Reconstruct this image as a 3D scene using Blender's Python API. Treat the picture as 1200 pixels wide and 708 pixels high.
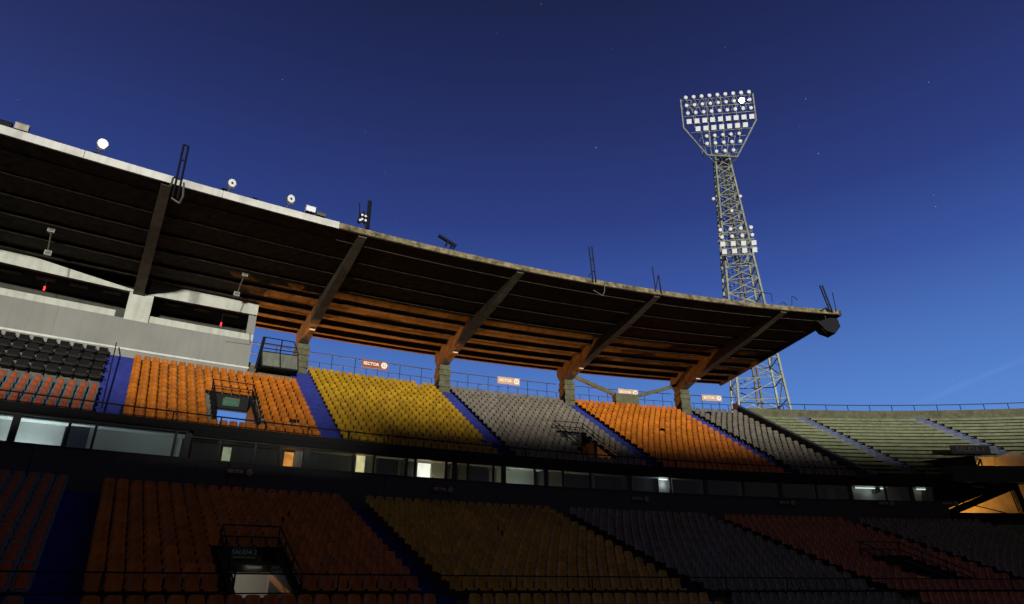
import bpy, math, random
from mathutils import Vector, Matrix
random.seed(7)
R_ = math.radians
for o in list(bpy.data.objects): bpy.data.objects.remove(o)
sc = bpy.context.scene
COL = sc.collection

# ------------------------------------------------------------------ camera, sky, sun, exposure
ZC = 2.2                       # eye height above the pitch
PITCH, FPX, IW, IH = 0.41257634, 764.0664, 1200.0, 708.0
cam = bpy.data.cameras.new('camera'); cam_o = bpy.data.objects.new('camera', cam); COL.objects.link(cam_o)
cam.sensor_width = 36.0; cam.lens = 36.0*FPX/IW; cam.clip_start = .1; cam.clip_end = 6000
cam_o.location = (0, 0, ZC); cam_o.rotation_euler = (math.pi/2+PITCH, 0, 0)
sc.camera = cam_o

world = bpy.data.worlds.new('World'); sc.world = world; world.use_nodes = True
wn, wl = world.node_tree.nodes, world.node_tree.links
wn.clear()
wo = wn.new('ShaderNodeOutputWorld'); bg = wn.new('ShaderNodeBackground'); wl.new(bg.outputs[0], wo.inputs[0])
tc = wn.new('ShaderNodeTexCoord'); sep = wn.new('ShaderNodeSeparateXYZ'); wl.new(tc.outputs['Generated'], sep.inputs[0])
ramp = wn.new('ShaderNodeValToRGB'); wl.new(sep.outputs['Z'], ramp.inputs[0])
SKY = [(0.0, (.15, .33, .72)), (.12, (.130, .305, .71)), (.25, (.086, .212, .58)), (.40, (.042, .092, .35)), (.50, (.0265, .050, .218)),
       (.62, (.0185, .0295, .132)), (.75, (.0116, .0178, .068)), (1.0, (.0075, .011, .042))]
cr = ramp.color_ramp
while len(cr.elements) < len(SKY): cr.elements.new(.5)
for e, (p, c) in zip(cr.elements, SKY): e.position = p; e.color = (*c, 1)
# stars
vor = wn.new('ShaderNodeTexVoronoi'); vor.inputs['Scale'].default_value = 48
wl.new(tc.outputs['Generated'], vor.inputs['Vector'])
lt = wn.new('ShaderNodeMath'); lt.operation = 'LESS_THAN'; lt.inputs[1].default_value = .030; wl.new(vor.outputs['Distance'], lt.inputs[0])
vs = wn.new('ShaderNodeSeparateColor'); wl.new(vor.outputs['Color'], vs.inputs[0])
pw = wn.new('ShaderNodeMath'); pw.operation = 'POWER'; pw.inputs[1].default_value = 5; wl.new(vs.outputs[0], pw.inputs[0])
sm = wn.new('ShaderNodeMath'); sm.operation = 'MULTIPLY'; wl.new(lt.outputs[0], sm.inputs[0]); wl.new(pw.outputs[0], sm.inputs[1])
sm2 = wn.new('ShaderNodeMath'); sm2.operation = 'MULTIPLY'; sm2.inputs[1].default_value = .42; wl.new(sm.outputs[0], sm2.inputs[0])
addc = wn.new('ShaderNodeMixRGB'); addc.blend_type = 'ADD'; addc.inputs[2].default_value = (.8, .88, 1, 1)
wl.new(sm2.outputs[0], addc.inputs[0]); wl.new(ramp.outputs[0], addc.inputs[1])
# one faint vapour streak low in the sky: distance to a great circle, broken up by noise
dot = wn.new('ShaderNodeVectorMath'); dot.operation = 'DOT_PRODUCT'
def _ray(px, py):
    a, b = (px-IW/2)/FPX, -(py-IH/2)/FPX; c, s = math.cos(PITCH), math.sin(PITCH)
    return Vector((a, c-b*s, s+b*c))
v1, v2 = _ray(1095, 465).normalized(), _ray(1190, 425).normalized()
nrm = v1.cross(v2).normalized(); dot.inputs[1].default_value = nrm; wl.new(tc.outputs['Generated'], dot.inputs[0])
ab = wn.new('ShaderNodeMath'); ab.operation = 'ABSOLUTE'; wl.new(dot.outputs['Value'], ab.inputs[0])
mr = wn.new('ShaderNodeMapRange'); mr.inputs[1].default_value = 0; mr.inputs[2].default_value = .006; mr.inputs[3].default_value = 1; mr.inputs[4].default_value = 0
mr.interpolation_type = 'SMOOTHSTEP'; wl.new(ab.outputs[0], mr.inputs[0])
dm = wn.new('ShaderNodeVectorMath'); dm.operation = 'DISTANCE'; mid = (v1+v2).normalized(); dm.inputs[1].default_value = mid; wl.new(tc.outputs['Generated'], dm.inputs[0])
mr2 = wn.new('ShaderNodeMapRange'); mr2.inputs[1].default_value = .02; mr2.inputs[2].default_value = .10; mr2.inputs[3].default_value = .017; mr2.inputs[4].default_value = 0
mr2.interpolation_type = 'SMOOTHSTEP'; wl.new(dm.outputs['Value'], mr2.inputs[0])
mm = wn.new('ShaderNodeMath'); mm.operation = 'MULTIPLY'; wl.new(mr.outputs[0], mm.inputs[0]); wl.new(mr2.outputs[0], mm.inputs[1])
addd = wn.new('ShaderNodeMixRGB'); addd.blend_type = 'ADD'; addd.inputs[2].default_value = (.9, .95, 1, 1)
wl.new(mm.outputs[0], addd.inputs[0]); wl.new(addc.outputs[0], addd.inputs[1])
# sky behind the camera dimmed and tinted warm to shape the ambient light
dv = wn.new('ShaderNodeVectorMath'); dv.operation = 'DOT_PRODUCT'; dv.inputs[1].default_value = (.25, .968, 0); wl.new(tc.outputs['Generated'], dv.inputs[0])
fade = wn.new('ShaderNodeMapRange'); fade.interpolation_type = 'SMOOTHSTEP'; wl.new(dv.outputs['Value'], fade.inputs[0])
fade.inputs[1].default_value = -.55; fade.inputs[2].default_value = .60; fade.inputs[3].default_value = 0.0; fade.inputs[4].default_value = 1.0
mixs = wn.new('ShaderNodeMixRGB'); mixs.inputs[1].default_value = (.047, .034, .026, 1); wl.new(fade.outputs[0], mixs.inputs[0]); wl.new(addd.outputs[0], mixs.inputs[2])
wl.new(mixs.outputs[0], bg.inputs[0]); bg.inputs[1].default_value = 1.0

SUN_ELEV = R_(.75); TRAVEL = Vector((-.35, .9367))         # the light comes low from across the pitch
sun = bpy.data.lights.new('sun', 'SUN'); sun.energy = 3.7; sun.angle = R_(1.8); sun.color = (1.0, .96, .86)
sun_o = bpy.data.objects.new('sun', sun); COL.objects.link(sun_o)
sd = Vector((TRAVEL.x*math.cos(SUN_ELEV), TRAVEL.y*math.cos(SUN_ELEV), -math.sin(SUN_ELEV)))
sun_o.rotation_euler = sd.to_track_quat('-Z', 'Y').to_euler()

vs_ = sc.view_settings; vs_.view_transform = 'Standard'; vs_.look = 'None'; vs_.exposure = 0; vs_.gamma = 1; vs_.use_curve_mapping = False

# ------------------------------------------------------------------ bowl geometry (plan: one slowly tightening arc)
CX, CY, A2, A3, TM = 54.36534, -86.11625, -22.60138, -51.64426, -.35
def dR(t):
    s = max(-.6, min(.62, t-TM)); return A2*s*s+A3*s**3
def P(R, t, z=0.0):            # R metres from the bowl's centre, t radians, z metres above the camera's eye height
    r = R+dR(t); return Vector((CX+r*math.sin(t), CY+r*math.cos(t), z+ZC))
def frame(R, t):               # tangent (rightwards), outward normal
    tg = (P(R, t+1e-4)-P(R, t-1e-4)).normalized(); return tg, Vector((-tg.y, tg.x, 0))
def pixR(px, py, R):           # photo pixel -> (t, z) on the vertical ring wall R
    r = _ray(px, py)
    def f(k):
        dx, dy = k*r.x-CX, k*r.y-CY; t = math.atan2(dx, dy); return math.hypot(dx, dy)-(R+dR(t)), t
    a, b = 1.0, 1.0
    while f(b)[0] < 0 and b < 400: a = b; b += 1.0
    for _ in range(40):
        m = (a+b)/2
        if f(m)[0] < 0: a = m
        else: b = m
    return f(b)[1], b*r.z
def pt(px, py, R):
    t, z = pixR(px, py, R); return P(R, t, z)
def proj(v):
    w = v-Vector((0, 0, ZC)); c, s = math.cos(PITCH), math.sin(PITCH)
    dep = w.y*c+w.z*s; up = -w.y*s+w.z*c
    return IW/2+FPX*w.x/dep, IH/2-FPX*up/dep, dep

# ------------------------------------------------------------------ materials
MATS = {}
def mat(name, col, rough=.7, spec=.3, metal=0.0, var=.0, nscale=3.0, stain=None, stain_scale=.6, stain_amt=.5, bump=0.0, island=0.0, streak=0.0, coord='Object'):
    m = bpy.data.materials.new(name); m.use_nodes = True; MATS[name] = m
    n, l = m.node_tree.nodes, m.node_tree.links; b = n['Principled BSDF']
    b.inputs['Roughness'].default_value = rough; b.inputs['Metallic'].default_value = metal
    b.inputs['Specular IOR Level'].default_value = spec
    cur = None
    base = n.new('ShaderNodeRGB'); base.outputs[0].default_value = (*col, 1); cur = base.outputs[0]
    tcn = n.new('ShaderNodeTexCoord'); gp = n.new('ShaderNodeNewGeometry')
    vec = gp.outputs['Position']
    if var > 0:
        nz = n.new('ShaderNodeTexNoise'); nz.inputs['Scale'].default_value = nscale; nz.inputs['Detail'].default_value = 6; l.new(vec, nz.inputs['Vector'])
        r = n.new('ShaderNodeMapRange'); r.inputs[1].default_value = .3; r.inputs[2].default_value = .7; r.inputs[3].default_value = 1-var; r.inputs[4].default_value = 1+var*.6; l.new(nz.outputs[0], r.inputs[0])
        mx = n.new('ShaderNodeVectorMath'); mx.operation = 'SCALE'; l.new(cur, mx.inputs[0]); l.new(r.outputs[0], mx.inputs['Scale']); cur = mx.outputs[0]
    if streak > 0:             # rain streaks: noise squeezed along z
        mp = n.new('ShaderNodeMapping'); mp.inputs['Scale'].default_value = (2.2, 2.2, .18); l.new(vec, mp.inputs[0])
        nz = n.new('ShaderNodeTexNoise'); nz.inputs['Scale'].default_value = 1.6; nz.inputs['Detail'].default_value = 4; l.new(mp.outputs[0], nz.inputs['Vector'])
        r = n.new('ShaderNodeMapRange'); r.inputs[1].default_value = .45; r.inputs[2].default_value = .72; r.inputs[3].default_value = 1; r.inputs[4].default_value = 1-streak; l.new(nz.outputs[0], r.inputs[0])
        mx = n.new('ShaderNodeVectorMath'); mx.operation = 'SCALE'; l.new(cur, mx.inputs[0]); l.new(r.outputs[0], mx.inputs['Scale']); cur = mx.outputs[0]
    if stain:
        nz = n.new('ShaderNodeTexNoise'); nz.inputs['Scale'].default_value = stain_scale; nz.inputs['Detail'].default_value = 8; nz.inputs['Roughness'].default_value = .65; l.new(vec, nz.inputs['Vector'])
        r = n.new('ShaderNodeMapRange'); r.inputs[1].default_value = .5; r.inputs[2].default_value = .68; r.inputs[4].default_value = stain_amt; l.new(nz.outputs[0], r.inputs[0])
        mx = n.new('ShaderNodeMixRGB'); mx.inputs[2].default_value = (*stain, 1); l.new(r.outputs[0], mx.inputs[0]); l.new(cur, mx.inputs[1]); cur = mx.outputs[0]
    if island > 0:
        r = n.new('ShaderNodeMapRange'); r.inputs[3].default_value = 1-island; r.inputs[4].default_value = 1+island*.5; l.new(gp.outputs['Random Per Island'], r.inputs[0])
        oi = n.new('ShaderNodeObjectInfo'); r2 = n.new('ShaderNodeMapRange'); r2.inputs[3].default_value = 1-island; r2.inputs[4].default_value = 1+island*.5; l.new(oi.outputs['Random'], r2.inputs[0])
        mu = n.new('ShaderNodeMath'); mu.operation = 'MULTIPLY'; l.new(r.outputs[0], mu.inputs[0]); l.new(r2.outputs[0], mu.inputs[1])
        mx = n.new('ShaderNodeVectorMath'); mx.operation = 'SCALE'; l.new(cur, mx.inputs[0]); l.new(mu.outputs[0], mx.inputs['Scale']); cur = mx.outputs[0]
    l.new(cur, b.inputs['Base Color'])
    if bump > 0:
        nz = n.new('ShaderNodeTexNoise'); nz.inputs['Scale'].default_value = nscale*4; nz.inputs['Detail'].default_value = 5; l.new(vec, nz.inputs['Vector'])
        bp = n.new('ShaderNodeBump'); bp.inputs['Strength'].default_value = bump; bp.inputs['Distance'].default_value = .03; l.new(nz.outputs[0], bp.inputs['Height']); l.new(bp.outputs[0], b.inputs['Normal'])
    return m
def emat(name, col, strength, var=0.0):
    m = bpy.data.materials.new(name); m.use_nodes = True; n, l = m.node_tree.nodes, m.node_tree.links
    b = n['Principled BSDF']; b.inputs['Base Color'].default_value = (*[min(1, c) for c in col], 1)
    b.inputs['Emission Color'].default_value = (*col, 1); b.inputs['Emission Strength'].default_value = strength
    if var:
        gp = n.new('ShaderNodeNewGeometry'); nz = n.new('ShaderNodeTexNoise'); nz.inputs['Scale'].default_value = 2.2; l.new(gp.outputs['Position'], nz.inputs['Vector'])
        r = n.new('ShaderNodeMapRange'); r.inputs[1].default_value = .35; r.inputs[2].default_value = .65; r.inputs[3].default_value = strength*(1-var); r.inputs[4].default_value = strength*(1+var); l.new(nz.outputs[0], r.inputs[0]); l.new(r.outputs[0], b.inputs['Emission Strength'])
    MATS[name] = m; return m
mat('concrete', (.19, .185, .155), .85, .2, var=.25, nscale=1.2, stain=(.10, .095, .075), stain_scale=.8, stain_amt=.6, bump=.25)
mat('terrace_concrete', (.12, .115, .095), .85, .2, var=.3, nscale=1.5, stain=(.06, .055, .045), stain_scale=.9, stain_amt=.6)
mat('edge_concrete', (.24, .20, .115), .9, .1, var=.7, nscale=2.6, stain=(.06, .05, .03), stain_scale=1.6, stain_amt=.85, bump=.4)
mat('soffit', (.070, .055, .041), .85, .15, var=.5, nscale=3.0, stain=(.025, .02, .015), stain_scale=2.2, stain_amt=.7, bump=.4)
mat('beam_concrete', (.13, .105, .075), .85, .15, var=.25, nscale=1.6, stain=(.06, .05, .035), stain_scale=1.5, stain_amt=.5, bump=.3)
mat('fascia_white', (.62, .62, .58), .6, .3, var=.12, nscale=.8, stain=(.30, .29, .26), stain_scale=.5, stain_amt=.45, streak=.2)
mat('box_wall', (.235, .238, .22), .75, .2, var=.10, nscale=.5, stain=(.22, .22, .21), stain_scale=.35, stain_amt=.4, streak=.08)
mat('box_white', (.48, .50, .44), .65, .25, var=.10, nscale=.9, stain=(.30, .29, .25), stain_scale=.7, stain_amt=.55, streak=.22)
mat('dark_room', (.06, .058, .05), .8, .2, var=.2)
mat('blue_paint', (.017, .026, .21), .7, .2, var=.3, nscale=2.5, stain=(.009, .014, .10), stain_scale=1.3, stain_amt=.5)
mat('blue_grey_paint', (.08, .095, .19), .7, .3, var=.3, nscale=2.5)
mat('orange_seat', (.46, .128, .003), .42, .35, var=.2, nscale=5, stain=(.24, .052, .004), stain_scale=2.6, stain_amt=.45, island=.26)
mat('yellow_seat', (.47, .262, .005), .42, .35, var=.2, nscale=5, stain=(.27, .135, .006), stain_scale=2.6, stain_amt=.45, island=.26)
mat('grey_seat', (.17, .148, .118), .45, .35, var=.25, nscale=5, stain=(.10, .08, .065), stain_scale=2.6, stain_amt=.45, island=.22)
mat('shell_seat', (.10, .12, .135), .4, .45, var=.1, nscale=9, island=.1)
mat('pad_seat', (.38, .07, .013), .55, .3, var=.12, nscale=9, island=.12)
mat('black_seat', (.006, .006, .006), .55, .12, var=.1, nscale=9)
mat('seat_leg', (.03, .03, .03), .6, .3)
mat('black_steel', (.006, .007, .011), .6, .15)
mat('rail_steel', (.012, .019, .05), .6, .2)
mat('galvanised', (.27, .29, .23), .5, .4, metal=.1, var=.4, nscale=2.0, stain=(.13, .13, .09), stain_scale=1.2, stain_amt=.5)
mat('dark_galvanised', (.10, .095, .09), .55, .4, metal=.3, var=.3)
mat('lamp_housing', (.30, .30, .27), .5, .4, var=.1)
mat('lamp_glass', (.80, .83, .86), .25, .6)
mat('gallery_wall', (.06, .06, .06), .7, .3, var=.12, nscale=1.0, streak=.2)
mat('gallery_dark', (.010, .010, .010), .7, .2, var=.2)
mat('frame_dark', (.02, .02, .02), .5, .4)
mat('curtain', (.42, .38, .32), .8, .2, streak=.3)
mat('room_wall', (.62, .62, .58), .7, .2, var=.08, nscale=.7)
mat('door_blue', (.03, .04, .07), .6, .3)
mat('sign_brown', (.27, .07, .02), .6, .3, var=.15, nscale=2)
mat('sign_dull', (.085, .036, .024), .6, .2, var=.15, nscale=2)
mat('letter_dull', (.33, .30, .27), .6, .2)
mat('sign_cream', (.55, .36, .22), .6, .3, var=.12, nscale=2)
mat('letter', (.82, .80, .76), .6, .3)
mat('digit', (.20, .10, .05), .6, .3)
mat('sign_green', (.012, .10, .055), .5, .3)
mat('sign_lime', (.22, .34, .05), .5, .3)
mat('bench_paint', (.165, .185, .105), .75, .2, var=.25, nscale=1.8, stain=(.08, .085, .05), stain_scale=1.5, stain_amt=.6)
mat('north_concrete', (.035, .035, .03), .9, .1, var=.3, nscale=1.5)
mat('pier_concrete', (.115, .115, .07), .85, .2, var=.3, nscale=2.5, stain=(.05, .05, .03), stain_scale=1.4, stain_amt=.7, bump=.3)
mat('cabinet', (.13, .137, .11), .6, .3, streak=.35, var=.15)
mat('gate_wall', (.50, .42, .28), .8, .2, var=.2, nscale=1.4)
mat('grass', (.035, .075, .02), .9, .1, var=.3, nscale=.8)
mat('track', (.16, .05, .03), .9, .1, var=.15, nscale=1)
mat('asphalt', (.05, .05, .05), .9, .2, var=.2, nscale=.5)
emat('lamp_lit', (1, .98, .92), 40); emat('flood_lit', (.80, .95, 1.0), 1.5, .5); emat('tube_lit', (1, .98, .9), 5); emat('tube_dim', (.95, 1, .85), 1.2)
emat('window_white', (1, .93, .75), 1.3, .2); emat('window_yellow', (1, .83, .40), .62, .35); emat('window_orange', (1, .36, .06), .75, .4); emat('window_pale', (.75, .74, .45), .28, .3)
emat('red_led', (1, .02, .02), 3.0); emat('sodium', (1, .50, .12), 30); emat('marker_lamp', (.9, .9, .7), 1.0)
g = bpy.data.materials.new('glass'); g.use_nodes = True; MATS['glass'] = g
gn, gl = g.node_tree.nodes, g.node_tree.links; gn.clear()
go = gn.new('ShaderNodeOutputMaterial'); gm = gn.new('ShaderNodeMixShader'); gt = gn.new('ShaderNodeBsdfTransparent'); gg = gn.new('ShaderNodeBsdfGlossy'); gf = gn.new('ShaderNodeFresnel')
gt.inputs[0].default_value = (.82, .88, .90, 1); gg.inputs['Roughness'].default_value = .05; gf.inputs[0].default_value = 1.5
gl.new(gf.outputs[0], gm.inputs[0]); gl.new(gt.outputs[0], gm.inputs[1]); gl.new(gg.outputs[0], gm.inputs[2]); gl.new(gm.outputs[0], go.inputs[0])

# ------------------------------------------------------------------ builders
class MB:
    def __init__(s): s.v = []; s.f = []
    def add(s, vs, fs):
        o = len(s.v); s.v += [tuple(v) for v in vs]; s.f += [tuple(i+o for i in f) for f in fs]; return s
    def hexa(s, a):            # 8 corners: 4 bottom (ccw), 4 top
        return s.add(a, [(3, 2, 1, 0), (4, 5, 6, 7), (0, 1, 5, 4), (1, 2, 6, 5), (2, 3, 7, 6), (3, 0, 4, 7)])
    def box(s, c, ax, ay, az): # centre and half-extent vectors
        c, ax, ay, az = Vector(c), Vector(ax), Vector(ay), Vector(az)
        return s.hexa([c-ax-ay-az, c+ax-ay-az, c+ax+ay-az, c-ax+ay-az, c-ax-ay+az, c+ax-ay+az, c+ax+ay+az, c-ax+ay+az])
    def bar(s, p, q, w, h=None):
        p, q = Vector(p), Vector(q); d = q-p; L = d.length
        if L < 1e-5: return s
        d /= L; up = Vector((0, 0, 1)) if abs(d.z) < .95 else Vector((1, 0, 0))
        a = d.cross(up).normalized(); b = a.cross(d).normalized(); h = h or w
        return s.box((p+q)/2, a*w/2, d*L/2, b*h/2)
    def tube(s, p, q, r, r2=None, n=8, cap=True):
        p, q = Vector(p), Vector(q); d = (q-p).normalized(); r2 = r if r2 is None else r2
        up = Vector((0, 0, 1)) if abs(d.z) < .95 else Vector((1, 0, 0)); a = d.cross(up).normalized(); b = a.cross(d)
        vs = [p+(a*math.cos(2*math.pi*i/n)+b*math.sin(2*math.pi*i/n))*r for i in range(n)]+[q+(a*math.cos(2*math.pi*i/n)+b*math.sin(2*math.pi*i/n))*r2 for i in range(n)]
        fs = [(i, (i+1) % n, (i+1) % n+n, i+n) for i in range(n)]
        if cap: fs += [tuple(range(n-1, -1, -1)), tuple(range(n, 2*n))]
        return s.add(vs, fs)
    def ring(s, R0, R1, z0, z1, t0, t1, n=None, z0b=None, z1b=None, slope=None):   # curved bar; z at R0, optionally other z at R1
        z0b = z0 if z0b is None else z0b; z1b = z1 if z1b is None else z1b
        n = n or max(1, int(abs(t1-t0)/R_(.6))+1); vs = []
        for i in range(n+1):
            t = t0+(t1-t0)*i/n; vs += [P(R0, t, z0), P(R1, t, z0b), P(R1, t, z1b), P(R0, t, z1)]
        fs = []
        for i in range(n):
            a, b = 4*i, 4*i+4
            for k in range(4): fs.append((a+k, a+(k+1) % 4, b+(k+1) % 4, b+k))
        fs += [(3, 2, 1, 0), (4*n, 4*n+1, 4*n+2, 4*n+3)]
        return s.add(vs, fs)
    def build(s, name, m, parent=None, smooth=False):
        me = bpy.data.meshes.new(name); me.from_pydata(s.v, [], s.f); me.update()
        import bmesh
        bm = bmesh.new(); bm.from_mesh(me); bmesh.ops.recalc_face_normals(bm, faces=bm.faces); bm.to_mesh(me); bm.free()
        me.materials.append(MATS[m])
        if smooth: me.polygons.foreach_set('use_smooth', [True]*len(me.polygons))
        return link(name, me, parent)
def link(name, data, parent=None):
    o = bpy.data.objects.new(name, data); COL.objects.link(o)
    if parent is not None:
        o.parent = parent; o.matrix_parent_inverse = parent_inv(parent)
    return o
def parent_inv(p):             # empties stand at their world place, part meshes carry world coordinates
    return Matrix.Translation(-p.location) if p.data is None else Matrix.Identity(4)
def tag(o, label, cat, group=None, kind=None):
    o['label'] = label; o['category'] = cat
    if group: o['group'] = group
    if kind: o['kind'] = kind
    return o
def thing(name, label, cat, loc=(0, 0, 0), group=None):
    o = bpy.data.objects.new(name, None); COL.objects.link(o); o.location = loc; o.empty_display_size = .3
    return tag(o, label, cat, group)
def struct(o): o['kind'] = 'structure'; return o
def text_mesh(body, size, m, name, parent, origin, ax, ay, depth=.012, bold=0.0, align='CENTER'):
    cu = bpy.data.curves.new('t', 'FONT'); cu.body = body; cu.size = size; cu.align_x = align; cu.align_y = 'CENTER'; cu.extrude = depth/2; cu.offset = bold; cu.resolution_u = 2
    o = bpy.data.objects.new('t', cu); COL.objects.link(o); dg = bpy.context.evaluated_depsgraph_get(); dg.update()
    me = bpy.data.meshes.new_from_object(o.evaluated_get(dg)); bpy.data.objects.remove(o); bpy.data.curves.remove(cu)
    az = Vector(ax).cross(Vector(ay)); M = Matrix((ax, ay, az)).transposed().to_4x4(); M.translation = Vector(origin); me.transform(M)
    me.materials.clear(); me.materials.append(MATS[m]); return link(name, me, parent)

# ------------------------------------------------------------------ setting: ground, pitch, track
def disc(cx, cy, rx, ry, z, n=64): return [(cx+rx*math.cos(2*math.pi*i/n), cy+ry*math.sin(2*math.pi*i/n), z) for i in range(n)]
m = MB(); m.add(disc(0, 0, 4000, 4000, 0.0, 48), [tuple(range(48))]); struct(m.build('ground', 'asphalt'))
m = MB(); m.add(disc(32, -46, 56, 78, .004), [tuple(range(64))]); struct(m.build('running_track', 'track'))
m = MB(); m.add(disc(32, -46, 42, 64, .008), [tuple(range(64))]); struct(m.build('pitch', 'grass'))

# ------------------------------------------------------------------ tier layout
UR0, UD, UZ0, URISE, UN = 135.9, .811, 6.45, .458, 19          # upper tier rows
LR0, LD, LZ0, LRISE, LN = 119.6, .80, -1.46, .27, 19           # lower tier rows
UA = [R_(-32.0307+4.37467*k) for k in range(-3, 13)]            # right edge of each upper stair
UAI = {k-3: a for k, a in enumerate(UA)}
LAI = {-2: R_(-41.0), -1: R_(-36.6), 0: R_(-32.10), 1: R_(-27.33), 2: R_(-22.38), 3: R_(-17.95), 4: R_(-13.81), 5: R_(-9.6), 6: R_(-5.3), 7: R_(-1.0), 8: R_(3.3)}
AW = .0078                                                      # stair width in radians
T_LEFT, T_RIGHT = R_(-62), R_(45)
T_SIDE = R_(9)
T_DIV = R_(-12.45)
def urow(i): return UR0+UD*i, UZ0+URISE*i
def lrow(i): return LR0+LD*i, LZ0+LRISE*i
V1 = dict(tier='u', t=R_(-29.87), half=.0068, r0=2, r1=7); V2 = dict(tier='u', t=R_(-20.65), half=.0068, r0=2, r1=7)
V3 = dict(tier='l', t=R_(-30.0), half=.0064, r0=4, r1=8); V4 = dict(tier='l', t=R_(-16.0), half=.0085, r0=5, r1=9)
GATE = dict(tier='u', t=R_(-6.6), half=R_(2.6), r0=0, r1=4)
HOLES_U = [V1, V2, GATE]; HOLES_L = [V3, V4]
def in_hole(holes, i, t, pad=0.0):
    return any(h['r0'] <= i <= h['r1'] and abs(t-h['t']) < h['half']+pad for h in holes)
def terrace(name, row, n, depth, rise, t0, t1, holes, m, parent, thick=.35):
    ts = set(); k = t0
    while k < t1: ts.add(k); k += R_(.55)
    ts.add(t1)
    for h in holes:
        for e in (h['t']-h['half'], h['t']+h['half']):
            if t0 < e < t1: ts.add(e)
    ts = sorted(ts); mb = MB(); mu = MB()
    for a, b in zip(ts[:-1], ts[1:]):
        c = (a+b)/2
        for i in range(n):
            if in_hole(holes, i, c): continue
            R, z = row(i)
            mb.add([P(R, a, z), P(R, b, z), P(R+depth, b, z), P(R+depth, a, z)], [(0, 1, 2, 3)])
            zr_ = z-rise if i else z-.06
            mb.add([P(R, a, zr_), P(R, b, zr_), P(R, b, z), P(R, a, z)], [(0, 1, 2, 3)])
            if i >= 5: mu.add([P(R, a, z-thick-rise), P(R, b, z-thick-rise), P(R+depth, b, z-thick), P(R+depth, a, z-thick)], [(3, 2, 1, 0)])
    o = mb.build(name, m, parent); mu.build('terrace_underside', 'terrace_concrete', parent); return o
def stair(row, n, depth, rise, t, parent, m='blue_paint', r0=0, rise0=True):
    mb = MB(); a, b = t-AW-.0009, t+.0014
    for i in range(r0, n):
        R, z = row(i)
        mb.ring(R-.006, R+depth*.5, z-(rise*.5+.02 if i else .04), z+.008, a, b, 1)
        mb.ring(R+depth*.5, R+depth-.006, z-.05, z+rise*.5, a, b, 1)
    return mb.build('stair', m, parent)

upper = thing('upper_stand', 'upper seating tier of the main stand beneath the cantilever roof', 'grandstand', P(136, R_(-22), UZ0))
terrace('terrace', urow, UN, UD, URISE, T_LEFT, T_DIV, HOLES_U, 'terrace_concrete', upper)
for k in range(-2, 5): stair(urow, UN if k != 0 else 15, UD, URISE, UAI[k], upper)
mb = MB(); mb.ring(151.3, 152.4, 14.3, 15.14, T_LEFT, T_DIV); mb.build('rear_walkway', 'concrete', upper)
mb = MB(); mb.ring(135.25, 135.9, 6.36, 6.62, R_(-30.75), T_DIV); mb.build('front_nosing', 'gallery_dark', upper)
mb = MB(); mb.ring(135.25, 135.9, 6.56, 6.62, T_LEFT, R_(-30.75)); mb.build('front_nosing', 'gallery_dark', upper)
mb = MB(); mb.ring(135.22, 135.32, 6.62, 6.92, T_LEFT, T_DIV); mb.build('front_parapet', 'gallery_dark', upper)
mb = MB(); mb.ring(138.9, 152.6, 5.75, 6.0, T_LEFT, T_DIV); mb.build('concourse_floor', 'terrace_concrete', upper)
BEAM_T = [R_(-32.2349+4.37467*k) for k in range(-2, 5)]
for t in BEAM_T:               # piers carrying the roof beams: stacked courses with shadow joints
    tg, nn = frame(151, t); pm = MB()
    for j in range(5):
        z0 = 14.6+.48*j; pm.box(P(151.1, t, z0+.22), tg*(.50 if j % 2 else .45), nn*(.72 if j % 2 else .68), Vector((0, 0, .20)))
    pm.box(P(151.1, t, 15.7), tg*.38, nn*.60, Vector((0, 0, 1.1)))
    pm.build('pier', 'pier_concrete', upper)
    MB().box(P(152.0, t, 6.0), tg*.35, nn*.35, Vector((0, 0, 8.3))).build('rear_column', 'concrete', upper)

lower = thing('lower_stand', 'unlit lower seating tier below the glazed gallery', 'grandstand', P(120, R_(-22), -ZC))
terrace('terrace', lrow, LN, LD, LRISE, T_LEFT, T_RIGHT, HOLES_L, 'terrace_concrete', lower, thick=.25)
for k in range(-1, 6): stair(lrow, LN, LD, LRISE, LAI[k], lower)
mb = MB(); mb.ring(119.35, 119.6, -ZC, LZ0+.75, T_LEFT, T_RIGHT); mb.build('front_wall', 'concrete', lower)
mb = MB(); mb.ring(134.8, 135.4, 3.2, 3.42, T_LEFT, T_RIGHT); mb.build('top_walkway', 'concrete', lower)

# ------------------------------------------------------------------ north stand (open bleachers)
north = thing('north_stand', 'open bleacher stand with pale painted benches beyond the roof end', 'grandstand', P(136, R_(0), UZ0))
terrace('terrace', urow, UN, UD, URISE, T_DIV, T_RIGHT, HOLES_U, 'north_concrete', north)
for k in range(5, 12): stair(urow, UN, UD, URISE, UAI[k], north, 'blue_grey_paint')
secs = [(T_DIV+.003, UAI[5]-AW)]+[(UAI[k]+.0005, UAI[k+1]-AW-.0005) for k in range(5, 11)]
for a, b in secs:
    for i in range(UN-1):
        spans = [(a, b)]
        if GATE['r0'] <= i <= GATE['r1']:
            g0, g1 = GATE['t']-GATE['half'], GATE['t']+GATE['half']; spans = [(a, min(b, g0)), (max(a, g1), b)]
        for s0, s1 in spans:
            if s1-s0 < .004: continue
            R, z = urow(i); MB().ring(R+.34, R+.70, z+.19, z+.40, s0, s1).build('bench', 'bench_paint', north)
mb = MB(); mb.ring(151.3, 151.65, 14.3, 15.72, T_DIV, T_RIGHT); mb.build('rear_parapet', 'pier_concrete', north)
mb = MB()
for i in range(UN+1):          # stepped dividing wall between the two upper stands
    R, z = urow(i); mb.ring(R, R+UD, z-.5, z+.75, T_DIV-.0022, T_DIV+.0004, 1, z0b=z-.5, z1b=z+.75+URISE)
mb.build('dividing_wall', 'gallery_wall', north)
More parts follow.
